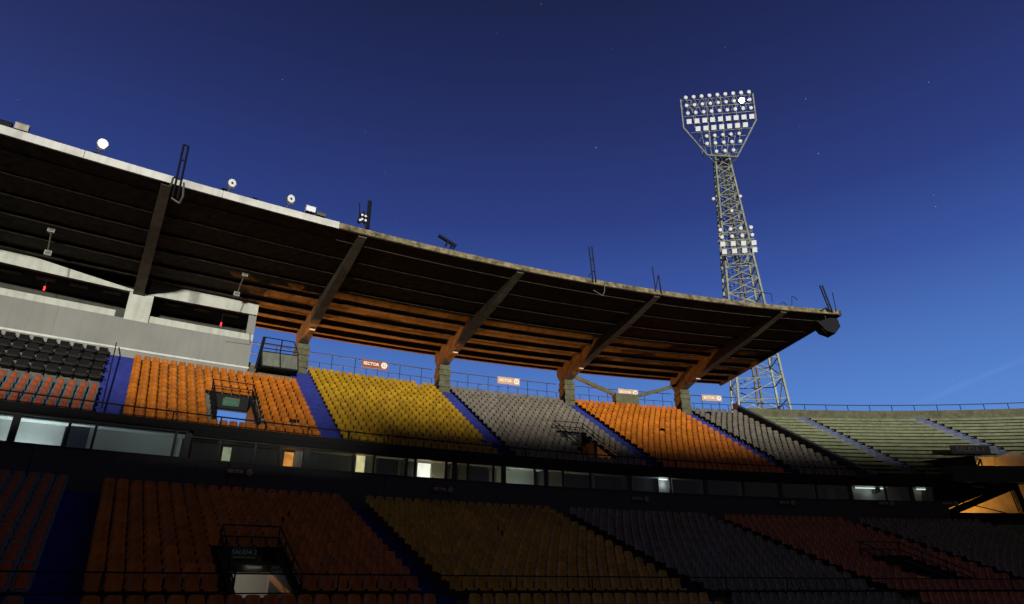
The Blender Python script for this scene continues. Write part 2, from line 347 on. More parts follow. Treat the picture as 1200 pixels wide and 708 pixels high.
mb = MB(); mb.ring(135.22, 135.9, 6.34, 7.15, T_DIV, GATE['t']-GATE['half']); mb.build('front_parapet', 'gallery_dark', north)
mb = MB(); mb.ring(134.9, 135.9, 6.60, 7.72, GATE['t']-GATE['half']-.02, T_RIGHT); mb.build('gate_bridge', 'gallery_wall', north)
for i in range(17):            # lower bleacher benches past the seats
    R, z = lrow(i+2)
    for k in (5, 6, 7): MB().ring(R+.38, R+.78, z+.10, z+.40, LAI[k]+.0005, LAI[k+1]-AW).build('bench', 'bench_paint', north)
# gate under the north stand: lit end wall, gable and raking struts
G1_ = R_(-10.6)
gate = thing('stadium_gate', 'orange lit gateway with raking struts under the bleachers', 'gate', P(136, GATE['t'], 4))
def wall_poly(pts, R, name, m, parent, thick=.25):
    mb = MB(); f = []; k = []
    for px, py in pts:
        t, z = pixR(px, py, R); f.append(P(R, t, z)); k.append(P(R+thick, t, z))
    n = len(pts); mb.add(f+k, [tuple(range(n)), tuple(range(2*n-1, n-1, -1))]+[(i, (i+1) % n, (i+1) % n+n, i+n) for i in range(n)]); return mb.build(name, m, parent)
MB().ring(135.9, 140.2, 5.9, 8.6, GATE['t']-GATE['half']-.0012, GATE['t']-GATE['half']+.0006, 1, z0b=5.9, z1b=9.0).build('light_stop_wall', 'gallery_dark', gate)  # added wall that keeps the gate lamp's light off the benches
wall_poly([(1138, 549), (1138, 536), (1171, 535), (1171, 549)], 137.6, 'side_wall', 'gate_wall', gate)
wall_poly([(1169, 549), (1169, 535), (1187, 528.5), (1207, 535.5), (1260, 536), (1260, 549)], 137.3, 'gable_wall', 'gate_wall', gate)
mb = MB(); mb.bar(pt(1146, 546, 137.4), pt(1149, 538, 137.4), .09); mb.bar(pt(1149, 538, 137.4), pt(1151, 546, 137.4), .07); mb.build('trestle', 'black_steel', gate)
wall_poly([(1040, 630), (1040, 560), (1330, 562), (1330, 630)], 139.4, 'end_wall', 'gate_wall', gate)
MB().ring(135.2, 135.5, 3.2, 4.62, G1_, R_(9)).build('base_wall', 'gallery_dark', gate)
wall_poly([(1085, 606), (1085, 566), (1188, 566)], 135.9, 'raking_soffit', 'gallery_dark', gate, .9)
mb = MB(); mb.bar(pt(1108, 603, 135.7), pt(1189, 569, 135.7), .28, .4); mb.build('strut', 'gallery_dark', gate)
mb = MB(); mb.bar(pt(1188, 568, 135.7), pt(1202, 604, 135.7), .30, .4); mb.build('strut', 'gallery_dark', gate)
mb = MB(); mb.bar(pt(1116, 586, 137.6), pt(1190, 604, 137.6), .06); mb.build('handrail', 'black_steel', gate)
mb = MB(); mb.bar(pt(1183, 572, 137.6), pt(1194, 600, 137.6), .06); mb.build('handrail', 'black_steel', gate)

# ------------------------------------------------------------------ cantilever roof
ROOF_T0, ROOF_T1 = R_(-47), R_(-12.88)
RF, RB = 134.9, 152.6
roof = thing('cantilever_roof', 'long curved concrete cantilever roof with tapering beams over the seats', 'roof', P(144, R_(-22), 18.5))
zu = lambda R: 18.64-.05*(R-RF)/(RB-RF)         # underside height
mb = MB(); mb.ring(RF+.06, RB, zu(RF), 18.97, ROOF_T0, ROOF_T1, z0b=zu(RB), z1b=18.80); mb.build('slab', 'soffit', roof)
tw = R_(-28.48)
edges = [ROOF_T0+i*(tw-ROOF_T0)/7 for i in range(8)]
for a, b in zip(edges[:-1], edges[1:]):
    MB().ring(RF-.05, RF+.06, 18.60, 19.02, a+.00008, b-.00008).build('fascia_panel', 'fascia_white', roof)
edges = [tw+i*(ROOF_T1-tw)/6 for i in range(7)]
for a, b in zip(edges[:-1], edges[1:]):
    MB().ring(RF-.03, RF+.06, 18.66, 19.00, a+.00005, b-.00005).build('edge_beam', 'edge_concrete', roof)
bays = [ROOF_T0]+[t for t in BEAM_T]+[ROOF_T1]
RIBS = [136.4, 138.6, 140.8, 143.0, 145.2, 147.4, 149.5, 151.3]
for a, b in zip(bays[:-1], bays[1:]):
    if b-a < .01: continue
    for j, R in enumerate(RIBS):
        dpt = (.04, .075, .11, .15, .19, .23, .27, .30)[j]
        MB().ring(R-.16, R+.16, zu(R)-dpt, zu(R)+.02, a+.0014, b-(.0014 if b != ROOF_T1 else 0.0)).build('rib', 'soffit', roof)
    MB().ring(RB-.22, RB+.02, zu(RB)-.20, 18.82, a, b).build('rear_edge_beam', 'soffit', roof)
MB().ring(RF+.0, RB+.02, zu(RF)-.06, 18.98, ROOF_T1, ROOF_T1+.0016, 1, z0b=zu(RB)-.36, z1b=18.81).build('end_board', 'soffit', roof)
for t in BEAM_T:
    mb = MB(); tg, _n = frame(145, t); prof = [(135.15, .06), (136.0, .16), (139, .52), (144, .90), (148.5, 1.30), (150.6, 1.62), (151.7, 1.62), (152.45, .75)]
    vs = []
    for R, dz in prof:
        for sx, zz in ((-1, zu(R)-dz), (1, zu(R)-dz), (1, zu(R)+.05), (-1, zu(R)+.05)):
            w = .24+.10*(R-135)/17; vs.append(P(R, t, zz)+tg*sx*w)
    fs = []
    for i in range(len(prof)-1):
        a, b = 4*i, 4*i+4
        for k in range(4): fs.append((a+k, a+(k+1) % 4, b+(k+1) % 4, b+k))
    n4 = 4*(len(prof)-1); fs += [(3, 2, 1, 0), (n4, n4+1, n4+2, n4+3)]
    mb.add(vs, fs); bm_o = mb.build('beam', 'beam_concrete', roof)
    cp = P(148.0, t, zu(148)-1.30); MB().box(cp+Vector((0, 0, -.03))+tg*.05, tg*.20, _n*.07, Vector((0, 0, .035))).build('glint_box', 'fascia_white', roof)  # white box standing in for a bright reflected spot under the beam
# raking braces between the last two piers
for (p0, p1) in (((672, 441), (722, 463)), ((796, 451), (744, 465))):
    mb = MB(); mb.bar(pt(*p0, 151.5), pt(*p1, 151.5), .30, .30); mb.build('brace', 'pier_concrete', upper)
c = pt(733, 466, 151.5); tg, nn = frame(151.5, BEAM_T[5]+.03)
MB().box(c+Vector((0, 0, -.3)), tg*1.15, nn*.4, Vector((0, 0, .55))).build('brace_block', 'pier_concrete', upper)

# ------------------------------------------------------------------ press box
pb = thing('press_box', 'white press box with dark open windows below the roof', 'press box', P(148, R_(-32), 13.1))
BR = 147.9; tE = R_(-29.36); tS = R_(-32.05); tL = R_(-44)
MB().ring(BR+.03, BR+.22, 13.0, 15.655, tL, tE-.0002).build('wall', 'box_wall', pb)
pe = [tE-i*(tE-tL)/10 for i in range(11)]
for b_, a_ in zip(pe[:-1], pe[1:]): MB().ring(BR, BR+.028, 13.0, 15.66, a_+.00006, b_-.00006).build('wall_panel', 'box_wall', pb)
MB().ring(BR-.05, BR, 13.62, 13.74, tL, tE+.0003).build('drip_moulding', 'fascia_white', pb)
MB().ring(BR+.10, BR+.30, 15.66, 16.12, tL, R_(-32.62)).build('sill_band', 'box_white', pb)
MB().ring(BR+.06, BR+.30, 15.66, 16.12, R_(-31.86), tE).build('sill_band', 'box_white', pb)
MB().ring(BR-.02, BR+.5, 15.60, 17.48, R_(-32.42), R_(-31.88)).build('middle_column', 'box_white', pb)
MB().ring(BR+.02, BR+.22, 16.12, 17.50, tE-.0035, tE).build('end_post', 'box_wall', pb)
def lintel(t0, t1, zb0, zb1, zt0, zt1, name):
    mb = MB(); n = 10; vs = []
    for i in range(n+1):
        f = i/n; t = t0+(t1-t0)*f; zb = zb0+(zb1-zb0)*f; zt = zt0+(zt1-zt0)*f
        vs += [P(BR-.10, t, zb), P(BR+.25, t, zb), P(BR+.25, t, zt), P(BR-.10, t, zt)]
    fs = []
    for i in range(n):
        a, b = 4*i, 4*i+4
        for k in range(4): fs.append((a+k, a+(k+1) % 4, b+(k+1) % 4, b+k))
    fs += [(3, 2, 1, 0), (4*n, 4*n+1, 4*n+2, 4*n+3)]; mb.add(vs, fs); mb.build(name, 'box_white', pb)
lintel(tL, R_(-35.1), 17.62, 17.62, 18.62, 18.62, 'lintel'); lintel(R_(-35.1), tS, 17.62, 17.46, 18.60, 17.52, 'lintel')
lintel(tS+.0006, tE, 17.48, 17.54, 18.52, 18.30, 'lintel')
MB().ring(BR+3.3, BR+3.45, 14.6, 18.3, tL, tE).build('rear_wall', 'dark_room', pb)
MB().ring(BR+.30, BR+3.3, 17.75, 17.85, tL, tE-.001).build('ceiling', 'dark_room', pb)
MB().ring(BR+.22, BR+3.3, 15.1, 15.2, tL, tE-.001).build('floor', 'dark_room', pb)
MB().ring(BR+.25, BR+3.3, 15.2, 17.75, tE-.0018, tE-.0002).build('end_wall', 'box_wall', pb)
MB().ring(BR+.25, BR+3.3, 15.2, 17.75, R_(-32.2), R_(-32.1)).build('partition', 'dark_room', pb)
for x, y in ((14, 314), (55, 323), (94, 332), (132, 341), (203, 356), (237, 362), (271, 368)):
    t, z = pixR(x, y, BR+1.4); tg, nn = frame(BR+1.4, t); MB().box(P(BR+1.4, t, 17.71), tg*.5, nn*.25, Vector((0, 0, .03))).build('ceiling_panel', 'curtain', pb)
mb = MB(); mb.bar(pt(264, 400, BR-.04), pt(293, 404, BR-.04), .03); mb.bar(pt(293, 391, BR-.04), pt(293, 404, BR-.04), .05); mb.build('conduit', 'dark_galvanised', pb)
for (x, y, lb) in ((52, 338, 'left'), (259, 380, 'right')):
    t, z = pixR(x, y, BR+.9); c = P(BR+.9, t, z)
    o = thing('red_indicator_lamp', 'red indicator lamp glowing in the press box window '+('near the roof end of the box' if lb == 'right' else 'left of the middle column'), 'lamp', c)
    MB().tube(c+Vector((0, 0, -.13)), c+Vector((0, 0, .13)), .05).build('glowing_tube', 'red_led', o)
    MB().tube(c+Vector((0, 0, .13)), c+Vector((0, 0, 1.0)), .02).build('hanger', 'black_steel', o)
# small twin projectors on brackets above the press box
for n_, (pts) in enumerate([((56, 297), (60, 270)), ((277, 345), (287, 322))]):
    b0, b1 = pt(*pts[0], 143.4), pt(*pts[1], 143.4)
    o = thing('twin_projector', 'pair of small box projectors hanging from the roof '+('in front of the tapering lintel' if n_ == 0 else 'in front of the end lintel'), 'lamp', b0)
    MB().bar(b0-Vector((0, 0, .2)), Vector((b1.x, b1.y, ZC+zu(143.4)-.01)), .05).build('post', 'dark_galvanised', o)
    for c in (b0, b1):
        tg, nn = frame(BR, BEAM_T[2]); hd = MB().box(c, tg*.17, nn*.12, Vector((0, 0, .14))).build('projector_head', 'lamp_housing', o)
        MB().box(c-nn*.125, tg*.13, nn*.008, Vector((0, 0, .10))).build('lens', 'cabinet', hd)
# steel stair landing with cabinet beside the press box
cb = thing('equipment_cabinet', 'grey two door cabinet with handrail frame beside the press box', 'cabinet', P(148, R_(-28.6), 13.1))
q = [pt(306, 429, 147.9), pt(350, 435, 147.9), pt(350, 416.5, 147.9), pt(306, 410.5, 147.9)]; tg, nn = frame(147.9, R_(-28.6))
mb = MB(); mb.add([*q, *[v+nn*1.0 for v in q]], [(0, 1, 2, 3), (7, 6, 5, 4), (0, 4, 5, 1), (1, 5, 6, 2), (2, 6, 7, 3), (3, 7, 4, 0)]); mb.build('body', 'black_steel', cb)
for f0, f1 in ((.04, .48), (.52, .96)):
    w = []
    for f, gz in ((f0, .08), (f1, .08), (f1, .92), (f0, .92)):
        lo = q[0].lerp(q[1], f); hi = q[3].lerp(q[2], f); w.append(lo.lerp(hi, gz)-nn*.012)
    mb = MB(); mb.add(w+[v-nn*.02 for v in w], [(0, 1, 2, 3), (7, 6, 5, 4), (0, 4, 5, 1), (1, 5, 6, 2), (2, 6, 7, 3), (3, 7, 4, 0)]); mb.build('door', 'cabinet', cb)
tp = [pt(310, 395, 147.9), pt(331, 399, 147.9), pt(345, 401, 147.9)]; bt = [q[3], q[3].lerp(q[2], .5), q[2]]
for a, b in zip(tp, bt): MB().bar(a, b, .07).build('post', 'black_steel', cb)
for f in (0, .45, .8):
    MB().bar(tp[0].lerp(bt[0], f), tp[2].lerp(bt[2], f), .06).build('rail', 'black_steel', cb)
mb = MB(); mb.bar(tp[0], pt(300, 432, 147.9), .16); mb.build('side_rail', 'black_steel', cb)
MB().ring(147.6, 150.9, 13.0, 13.32, tE, UAI[1]-AW-.001).build('plinth', 'concrete', cb)

# ------------------------------------------------------------------ glazed suite gallery
gal = thing('suite_gallery', 'dark glazed gallery of suites running between the two tiers', 'gallery', P(135.6, R_(-24), 3.4))
GR = 135.45; ZB, ZT = 5.33, 6.34; RD = .95      # suite depth
G1 = R_(-10.6)
def gt_(x): return pixR(x, 565 if x > 500 else 520, GR)[0]
cuts = [T_LEFT+i*R_(3.2) for i in range(12)]; cuts = [c for c in cuts if c < G1]+[G1]
for a, b in zip(cuts[:-1], cuts[1:]): MB().ring(GR-.12, GR+.08, 3.3, ZB-.03, a+.00012, b-.00012).build('wall_panel', 'gallery_wall', gal)
MB().ring(GR-.16, GR+.14, ZB-.03, ZB+.03, T_LEFT, G1).build('window_ledge', 'frame_dark', gal)
TX0 = gt_(219)
MB().ring(GR-.10, GR+.14, ZT-.05, ZT+.01, TX0, G1).build('window_head', 'frame_dark', gal)
MB().ring(GR-.10, GR+.14, ZT+.15, ZT+.20, T_LEFT, TX0).build('window_head', 'frame_dark', gal)
MB().ring(GR+.09, GR+.15, 3.3, ZB-.04, T_LEFT, G1).build('wall_lining', 'gallery_dark', gal)
MB().ring(GR+RD, GR+RD+.1, 3.9, 6.44, T_LEFT, G1).build('rear_wall', 'gallery_wall', gal)
MB().ring(GR+.15, GR+RD, 3.85, 3.95, T_LEFT, G1).build('floor', 'gallery_dark', gal)
MB().ring(GR+.15, GR+RD, 6.31, 6.435, TX0, gt_(590)).build('ceiling', 'curtain', gal)
MB().ring(GR+.15, GR+RD, 6.31, 6.435, gt_(590), G1).build('ceiling', 'room_wall', gal)
MB().ring(GR+.15, GR+RD, 6.38, 6.435, T_LEFT, TX0).build('ceiling', 'room_wall', gal)
# panes: (x0, x1) in photo pixels, left to right
XP = [-190, -130, -70, -20, 11, 76, 108, 204, 219, 258, 300, 330, 361, 416, 440, 478, 488, 522, 532, 548, 578, 590, 627, 640, 660, 692, 738, 785, 826, 870, 913, 955, 994, 1035, 1065, 1090]
thick = {11, 219, 361, 532, 590, 640, 738, 826, 913, 994, 1065}
for a, b in zip(XP[:-1], XP[1:]):
    ta, tb = gt_(a), gt_(b); w = bpy.data.objects.new('window', None); COL.objects.link(w); w.location = P(GR, (ta+tb)/2, ZB); w.parent = gal; w.matrix_parent_inverse = parent_inv(gal)
    zt_ = ZT-.06+(.20 if b <= 219 else 0)
    MB().ring(GR-.01, GR+.01, ZB+.04, zt_, ta+.0003, tb-.0003).build('pane', 'glass', w)
    wd = .0010 if b in thick else .0004
    MB().ring(GR-.05, GR+.06, ZB+.031, zt_+.009, tb-wd, tb+wd, 1).build('mullion', 'frame_dark', w)
# interior fittings: partitions, curtains, doors, lit openings and tubes
def inner(x0, x1, y0, y1, R, m, name, dp=.06):
    ta, tb = pixR((x0), (y0+y1)/2, R)[0], pixR(x1, (y0+y1)/2, R)[0]
    za = pixR((x0+x1)/2, y1, R)[1]; zb = pixR((x0+x1)/2, y0, R)[1]
    return MB().ring(R, R+dp, max(3.95, za), min(6.305 if x1 > 219 else 6.375, zb), ta, tb).build(name, m, gal)
def partition(x, m='room_wall', R1=GR+RD-.01):
    t = gt_(x); return MB().ring(GR+.16, R1, 3.95, 6.305, t-.0004, t+.0004, 1).build('partition', m, gal)
for x in (-200, 219, 361, 478, 532, 590, 640, 738, 826, 913, 994, 1064): partition(x, 'room_wall' if x in (219, 590) else 'gallery_wall')
RB2 = GR+.85
inner(-150, 75, 440, 575, RB2, 'room_wall', 'lit_back_wall'); inner(78, 105, 440, 575, GR+.6, 'door_blue', 'door'); inner(104.5, 110, 440, 575, GR+.45, 'room_wall', 'door_jamb')
inner(112, 215, 440, 575, RB2, 'room_wall', 'back_wall')
inner(260, 270, 524, 546, GR+.5, 'window_pale', 'lit_opening', .04)
inner(332, 343, 530, 556, GR+.5, 'window_orange', 'lit_opening', .04); inner(344, 358, 520, 560, GR+.7, 'curtain', 'curtain')
inner(417, 427, 530, 565, GR+.5, 'window_yellow', 'lit_opening', .04); inner(427.5, 440, 530, 565, GR+.5, 'curtain', 'curtain')
inner(443, 464, 530, 570, GR+.7, 'door_blue', 'door'); inner(466, 476, 530, 570, GR+.8, 'curtain', 'curtain')
inner(489, 504, 543, 572, GR+.5, 'window_white', 'lit_opening', .04); inner(505, 521, 535, 575, GR+.55, 'room_wall', 'partition_panel')
inner(537, 547, 540, 575, GR+.4, 'curtain', 'curtain'); inner(549, 572, 540, 578, GR+.7, 'door_blue', 'door'); inner(573, 588, 540, 578, GR+.9, 'curtain', 'curtain')
inner(592, 626, 500, 610, RB2, 'room_wall', 'back_wall'); inner(641, 659, 545, 580, GR+.5, 'curtain', 'curtain'); inner(664, 688, 545, 582, GR+.9, 'door_blue', 'door'); inner(692.5, 697, 545, 582, GR+.3, 'room_wall', 'door_jamb')
for x in (735, 772, 780, 862, 905, 952, 968): inner(x, x+8, 548, 588, GR+.5, 'curtain', 'curtain')
inner(996, 1063, 555, 590, RB2, 'room_wall', 'back_wall'); inner(1066, 1088, 555, 590, RB2, 'room_wall', 'back_wall')
def tube_lamp(x0, x1, R, m, z=6.22, watts=0, col=(1, .96, .85)):
    ta, tb = pixR(x0, 540, R)[0], pixR(x1, 540, R)[0]; a, b = P(R, ta, z), P(R, tb, z)
    mid = (a+b)/2
    o = MB().tube(a, b, .04, n=8).build('tube_light', m)
    if watts:
        L = bpy.data.lights.new('tube_glow', 'POINT'); L.energy = watts; L.color = col; L.shadow_soft_size = .25; lo = bpy.data.objects.new('tube_glow', L); COL.objects.link(lo); lo.location = mid+Vector((0, 0, .12 if z < 5.5 else -.3)); lo.parent = o
    return o
TUBES = [(5, 40, GR+.45, 'tube_lit', 250, (.86, .97, 1), 'white hidden tube light in the brightest suite, beside the blue door'),  # tubes below the sill are out of sight, added to brighten the suites
         (130, 190, GR+.45, 'tube_dim', 11, (.7, .85, 1), 'dim hidden tube light in the wide grey suite past the blue door'),
         (506, 518, GR+.35, 'tube_dim', 75, (1, .78, .40), 'warm hidden tube light added beside the glowing white opening'),
         (350, 356, GR+.35, 'tube_dim', 10, (.9, .9, .8), 'faint hidden lamp added beside the orange lit opening'),
         (466, 474, GR+.35, 'tube_dim', 14, (1, .93, .75), 'faint hidden lamp added beside the narrow curtain before the white opening'),
         (575, 586, GR+.35, 'tube_dim', 14, (1, .88, .7), 'faint hidden lamp added beside the pale greenish suite'),
         (770, 780, GR+.3, 'tube_dim', 8, (.8, .9, 1), 'faint lamp added in the dark suites above the lower grey seats'),
         (425, 432, GR+.35, 'tube_dim', 40, (1, .80, .48), 'warm hidden lamp added beside the yellow lit opening'),
         (538, 546, GR+.25, 'tube_dim', 34, (1, .82, .5), 'warm hidden lamp added behind the beige curtain past the dividing post'),
         (644, 656, GR+.3, 'tube_dim', 30, (1, .8, .5), 'warm hidden lamp added behind the beige curtain of the middle suite'),
         (598, 618, GR+.4, 'tube_lit', 46, (.95, 1, .8), 'hidden tube light in the pale greenish suite'),
         (996, 1030, GR+.5, 'tube_dim', 1.6, (.95, 1, .95), 'bright tube light along the ceiling of the last wide suite'),
         (1066, 1086, GR+.5, 'tube_dim', .8, (1, 1, .6), 'yellowish tube light beside the dividing post near the gateway')]
for x0, x1, R, mm_, w, c, lb in TUBES: tag(tube_lamp(x0, x1, R, mm_, watts=w, col=c, z=4.15 if x0 < 700 else 6.22), lb, 'lamp', 'lights inside the gallery')

# ------------------------------------------------------------------ railings
def railing(name, label, R, zbase, h, t0, t1, step, m, group=None, mids=(.5,), pr=.028, alt=False):
    o = thing(name, label, 'railing', P(R, (t0+t1)/2, zbase), group)
    n = max(1, round(abs(t1-t0)*R/step))
    MB().ring(R-pr, R+pr, zbase+h-pr*2, zbase+h, t0, t1).build('top_rail', m, o)
    for f in mids: MB().ring(R-pr*.8, R+pr*.8, zbase+h*f-pr*.8, zbase+h*f+pr*.8, t0, t1).build('middle_rail', m, o)
    for i in range(n+1):
        t = t0+(t1-t0)*i/n; hh = h if (not alt or i % 2 == 0) else h*max(mids)
        MB().tube(P(R, t, zbase), P(R, t, zbase+hh-.002), pr, n=6).build('post', m, o)
    return o
secname = {-1: 'two-tone', 0: 'left orange', 1: 'yellow', 2: 'grey', 3: 'orange', 4: 'last grey'}
rear_lbl = {-1: 'behind the press box', 0: 'beside the grey cabinet', 1: 'above the yellow upper seats', 2: 'above the wide grey upper seats', 3: 'above the braced orange upper seats', 4: 'at the roof end above the last grey seats'}
for k in range(0, 5):
    a = BEAM_T[k+2]+.0045; b = (BEAM_T[k+3]-.0045) if k < 4 else T_DIV-.0005
    if k == 0: a = tE+.001
    railing('rear_railing', 'dark blue steel railing '+rear_lbl[k], 151.85, 15.14, 1.75, a, b, .95, 'rail_steel', alt=True, mids=(.55,))
railing('north_railing', 'thin steel railing on the parapet of the bleacher stand', 151.5, 15.72, .62, T_DIV+.001, T_SIDE, 2.2, 'rail_steel', mids=(), pr=.035)
front_lbl = {-1: 'two-tone', 0: 'left orange', 1: 'yellow', 2: 'wide grey', 3: 'right orange', 4: 'last grey'}
for k in range(-1, 5):
    b = UAI[k+1] if k < 4 else T_DIV
    railing('front_railing', f'black steel railing along the front of the {front_lbl[k]} upper seats', 135.55, 6.52, .92, UAI[k] if k > -1 else UAI[-2], b-.0004, 1.9, 'black_steel', mids=(), pr=.03)
railing('lower_railing', 'long dark railing crossing the lower tier', lrow(4)[0]-.05, lrow(4)[1]-.2, .95, R_(-46), T_SIDE, 3.0, 'black_steel', mids=(.45,), pr=.022)
mb = thing('stair_rail', 'thin handrail beside the blue stairs by the black padded seats', 'handrail', P(147, UAI[0]-AW, 12.6))
MB().bar(pt(136.5, 402, 147), pt(119, 478, 137.2), .06).build('rail', 'black_steel', mb)

# ------------------------------------------------------------------ exits (vomitories)
def vomitory(h, name, label, sign, lit=None):
    row, D = (urow, UD) if h['tier'] == 'u' else (lrow, LD)
    a, b = h['t']-h['half'], h['t']+h['half']; R0, z0 = row(h['r0']); R1, z1 = row(h['r1']); R1 += D; rise = row(1)[1]-row(0)[1]; ztop = z1+rise
    o = thing(name, label, 'exit', P(R0, h['t'], z0-1.2))
    floor = 6.0 if h['tier'] == 'u' else lrow(h['r0'])[1]-.9
    for s, t in ((-1, a), (1, b)):
        e0, e1 = (t-.0013, t) if s < 0 else (t, t+.0013)
        MB().ring(R0, R1, floor, z0+.15, e0, e1, 1, z0b=floor, z1b=ztop+.15).build('side_wall', 'gallery_dark', o)
    hd = .66 if h['tier'] == 'u' else .16
    MB().ring(R1, R1+.2, ztop-hd, ztop+.15, a-.0013, b+.0013, 2).build('header', 'gallery_dark', o)
    MB().ring(R0-.02, R0+.12, floor, z0+.12, a, b, 2).build('front_kerb', 'terrace_concrete', o)
    # black guard rails: two sides and the rear
    H = .80
    for t in (a-.001, b+.001):
        for f in (1, .55):
            MB().bar(P(R0, t, z0+.15+H*f*.75), P(R1, t, ztop+.15+H*f), .045).build('rail', 'black_steel', o)
        for i in range(4):
            f = i/3; MB().bar(P(R0+(R1-R0)*f, t, z0+(ztop-z0)*f), P(R0+(R1-R0)*f, t, z0+.15+(ztop-z0)*f+H*(.75+.25*f)), .04).build('post', 'black_steel', o)
    for f in (1, .55):
        MB().bar(P(R1, a-.001, ztop+.15+H*f), P(R1, b+.001, ztop+.15+H*f), .045).build('rail', 'black_steel', o)
    return o, a, b, R0, R1, z0, ztop, floor, hd
o, a, b, R0, R1, z0, zt, fl, hd = vomitory(V1, 'upper_exit', 'black railed stair exit showing sky in the upper orange seats', True)
def exit_sign(h, R1, zc, w, hgt, txt, label, tshift=0, lime=False, ink='letter'):
    t = h['t']+tshift; tg, nn = frame(R1, t); c = P(R1-.05, t, zc)
    s = thing('exit_sign', label, 'sign', c)
    MB().box(c, tg*w/2, nn*.02, Vector((0, 0, hgt/2))).build('board', 'sign_green', s)
    if lime: MB().box(c-nn*.022-Vector((0, 0, hgt*.42)), tg*w/2, nn*.006, Vector((0, 0, hgt*.10))).build('stripe', 'sign_lime', s)
    text_mesh(txt, hgt*.52, ink, 'lettering', s, c-nn*.03, tg, Vector((0, 0, 1)))
    return s
exit_sign(V1, R1, zt-.30, .85, .42, 'SALIDA', 'small green exit sign in the upper orange seats', ink='cabinet')
o, a, b, R0, R1, z0, zt, fl, hd = vomitory(V2, 'upper_exit', 'black railed stair exit in the wide grey upper seats', True)
MB().ring(R1+1.2, R1+1.35, 6.0, zt+.4, a+.0035, b+.02, 2).build('light_screen', 'gallery_dark', o)  # added panel that blocks street lamp light from the exit walls
MB().ring(R1+.2, R1+1.2, 6.0, zt+.2, b+.0013, b+.0026, 1).build('passage_side', 'gallery_dark', o)  # added side piece, also blocks the lamp light
o, a, b, R0, R1, z0, zt, fl, hd = vomitory(V3, 'lower_exit', 'black railed exit with lit passage in the dark lower orange seats', True)
exit_sign(V3, R1, zt+.10, .74, .38, 'SALIDA 2', 'green exit sign over the lit passage of the lower seats', -.001, True)
MB().ring(R1+.05, R1+4.0, fl-.3, fl-.2, a-.004, b+.004, 2).build('passage_floor', 'concrete', o)
MB().ring(R1+3.0, R1+3.15, fl-.2, zt-.2, a-.004, b+.004, 2).build('passage_wall', 'room_wall', o)
for e in (a-.004, b+.004): MB().ring(R1+.2, R1+3.0, fl-.2, zt-.2, e-.0006, e+.0006, 1).build('passage_side', 'room_wall', o)
tb_ = MB().tube(P(R1+.5, V3['t']+.0008, zt-hd-.08), P(R1+.5, V3['t']+.0044, zt-hd-.08), .014).build('passage_tube_light', 'tube_lit'); tag(tb_, 'short tube light in the passage of the lower exit', 'lamp')
L = bpy.data.lights.new('passage_glow', 'POINT'); L.energy = 14; L.shadow_soft_size = .2; L.color = (1, .97, .85); lo = bpy.data.objects.new('passage_glow', L); COL.objects.link(lo); lo.location = P(R1+1.2, V3['t'], zt-hd-.25); lo.parent = tb_
MB().bar(P(R1+.6, a+.001, zt-hd-.62), P(R1+.6, V3['t']+.001, zt-hd-.12), .04).build('passage_handrail', 'sign_brown', o)
o, a, b, R0, R1, z0, zt, fl, hd = vomitory(V4, 'lower_exit', 'black railed stair exit in the right lower orange seats', True)
# header with faded lettering over the gateway
t, z = pixR(1137, 527, 140.4); tg, nn = frame(140.4, t); c = P(140.4, t, z)
s = thing('faded_exit_sign', 'faded grey exit lettering on dark board above the lit gateway', 'sign', c)
MB().box(c, tg*1.55, nn*.04, Vector((0, 0, .34))).build('board', 'gallery_dark', s)
text_mesh('SALIDA 1', .56, 'gallery_wall', 'lettering', s, c-nn*.06, tg, Vector((0, 0, 1)))

# ------------------------------------------------------------------ sector signs
def sector_sign(px, py, R, w, h, num, board, label, letter='letter'):
    t, z = pixR(px, py, R); tg, nn = frame(R, t); c = P(R, t, z); up = Vector((0, 0, 1))
    s = thing('sector_sign', label, 'sign', c)
    MB().box(c, tg*w/2, nn*.025, up*h/2).build('board', board, s)
    text_mesh('SECTOR', h*.52, letter, 'lettering', s, c-tg*w*.15-nn*.035, tg, up, bold=.012)
    cc = c+tg*w*.35-nn*.03
    d = MB().tube(cc, cc-nn*.012, h*.40, n=20).build('number_disc', letter, s)
    text_mesh(num, h*.5, 'digit' if board == 'sign_brown' else 'sign_brown', 'number', d, cc-nn*.02, tg, up)
sector_sign(439.5, 427.3, 151.75, 2.15, .66, '22', 'sign_brown', 'brown sector sign on the railing above the yellow seats')
sector_sign(596, 446.5, 151.75, 2.1, .62, '21', 'sign_cream', 'pale sector sign on the railing above the grey seats')
sector_sign(736, 460, 151.65, 2.05, .60, '20', 'sign_cream', 'pale sector sign on the railing between the raking braces')
sector_sign(834, 466.5, 151.75, 2.05, .58, '19', 'sign_cream', 'pale sector sign on the railing at the roof end')
for px, py, lb in ((281, 553, 'under the small pale lit window'), (519, 573.5, 'under the brightest white gallery opening'), (750, 584.5, 'below dark gallery glass above the lower grey seats'), (922, 589, 'above the right lower orange seats'), (1038, 590, 'under the last wide lit suite'), (1113, 590, 'next to the lit gateway')):
    sector_sign(px, py, GR-.16, 1.25, .36, '22' if px == 281 else '21', 'sign_dull', 'small brown sector sign on gallery wall '+lb, 'letter_dull')

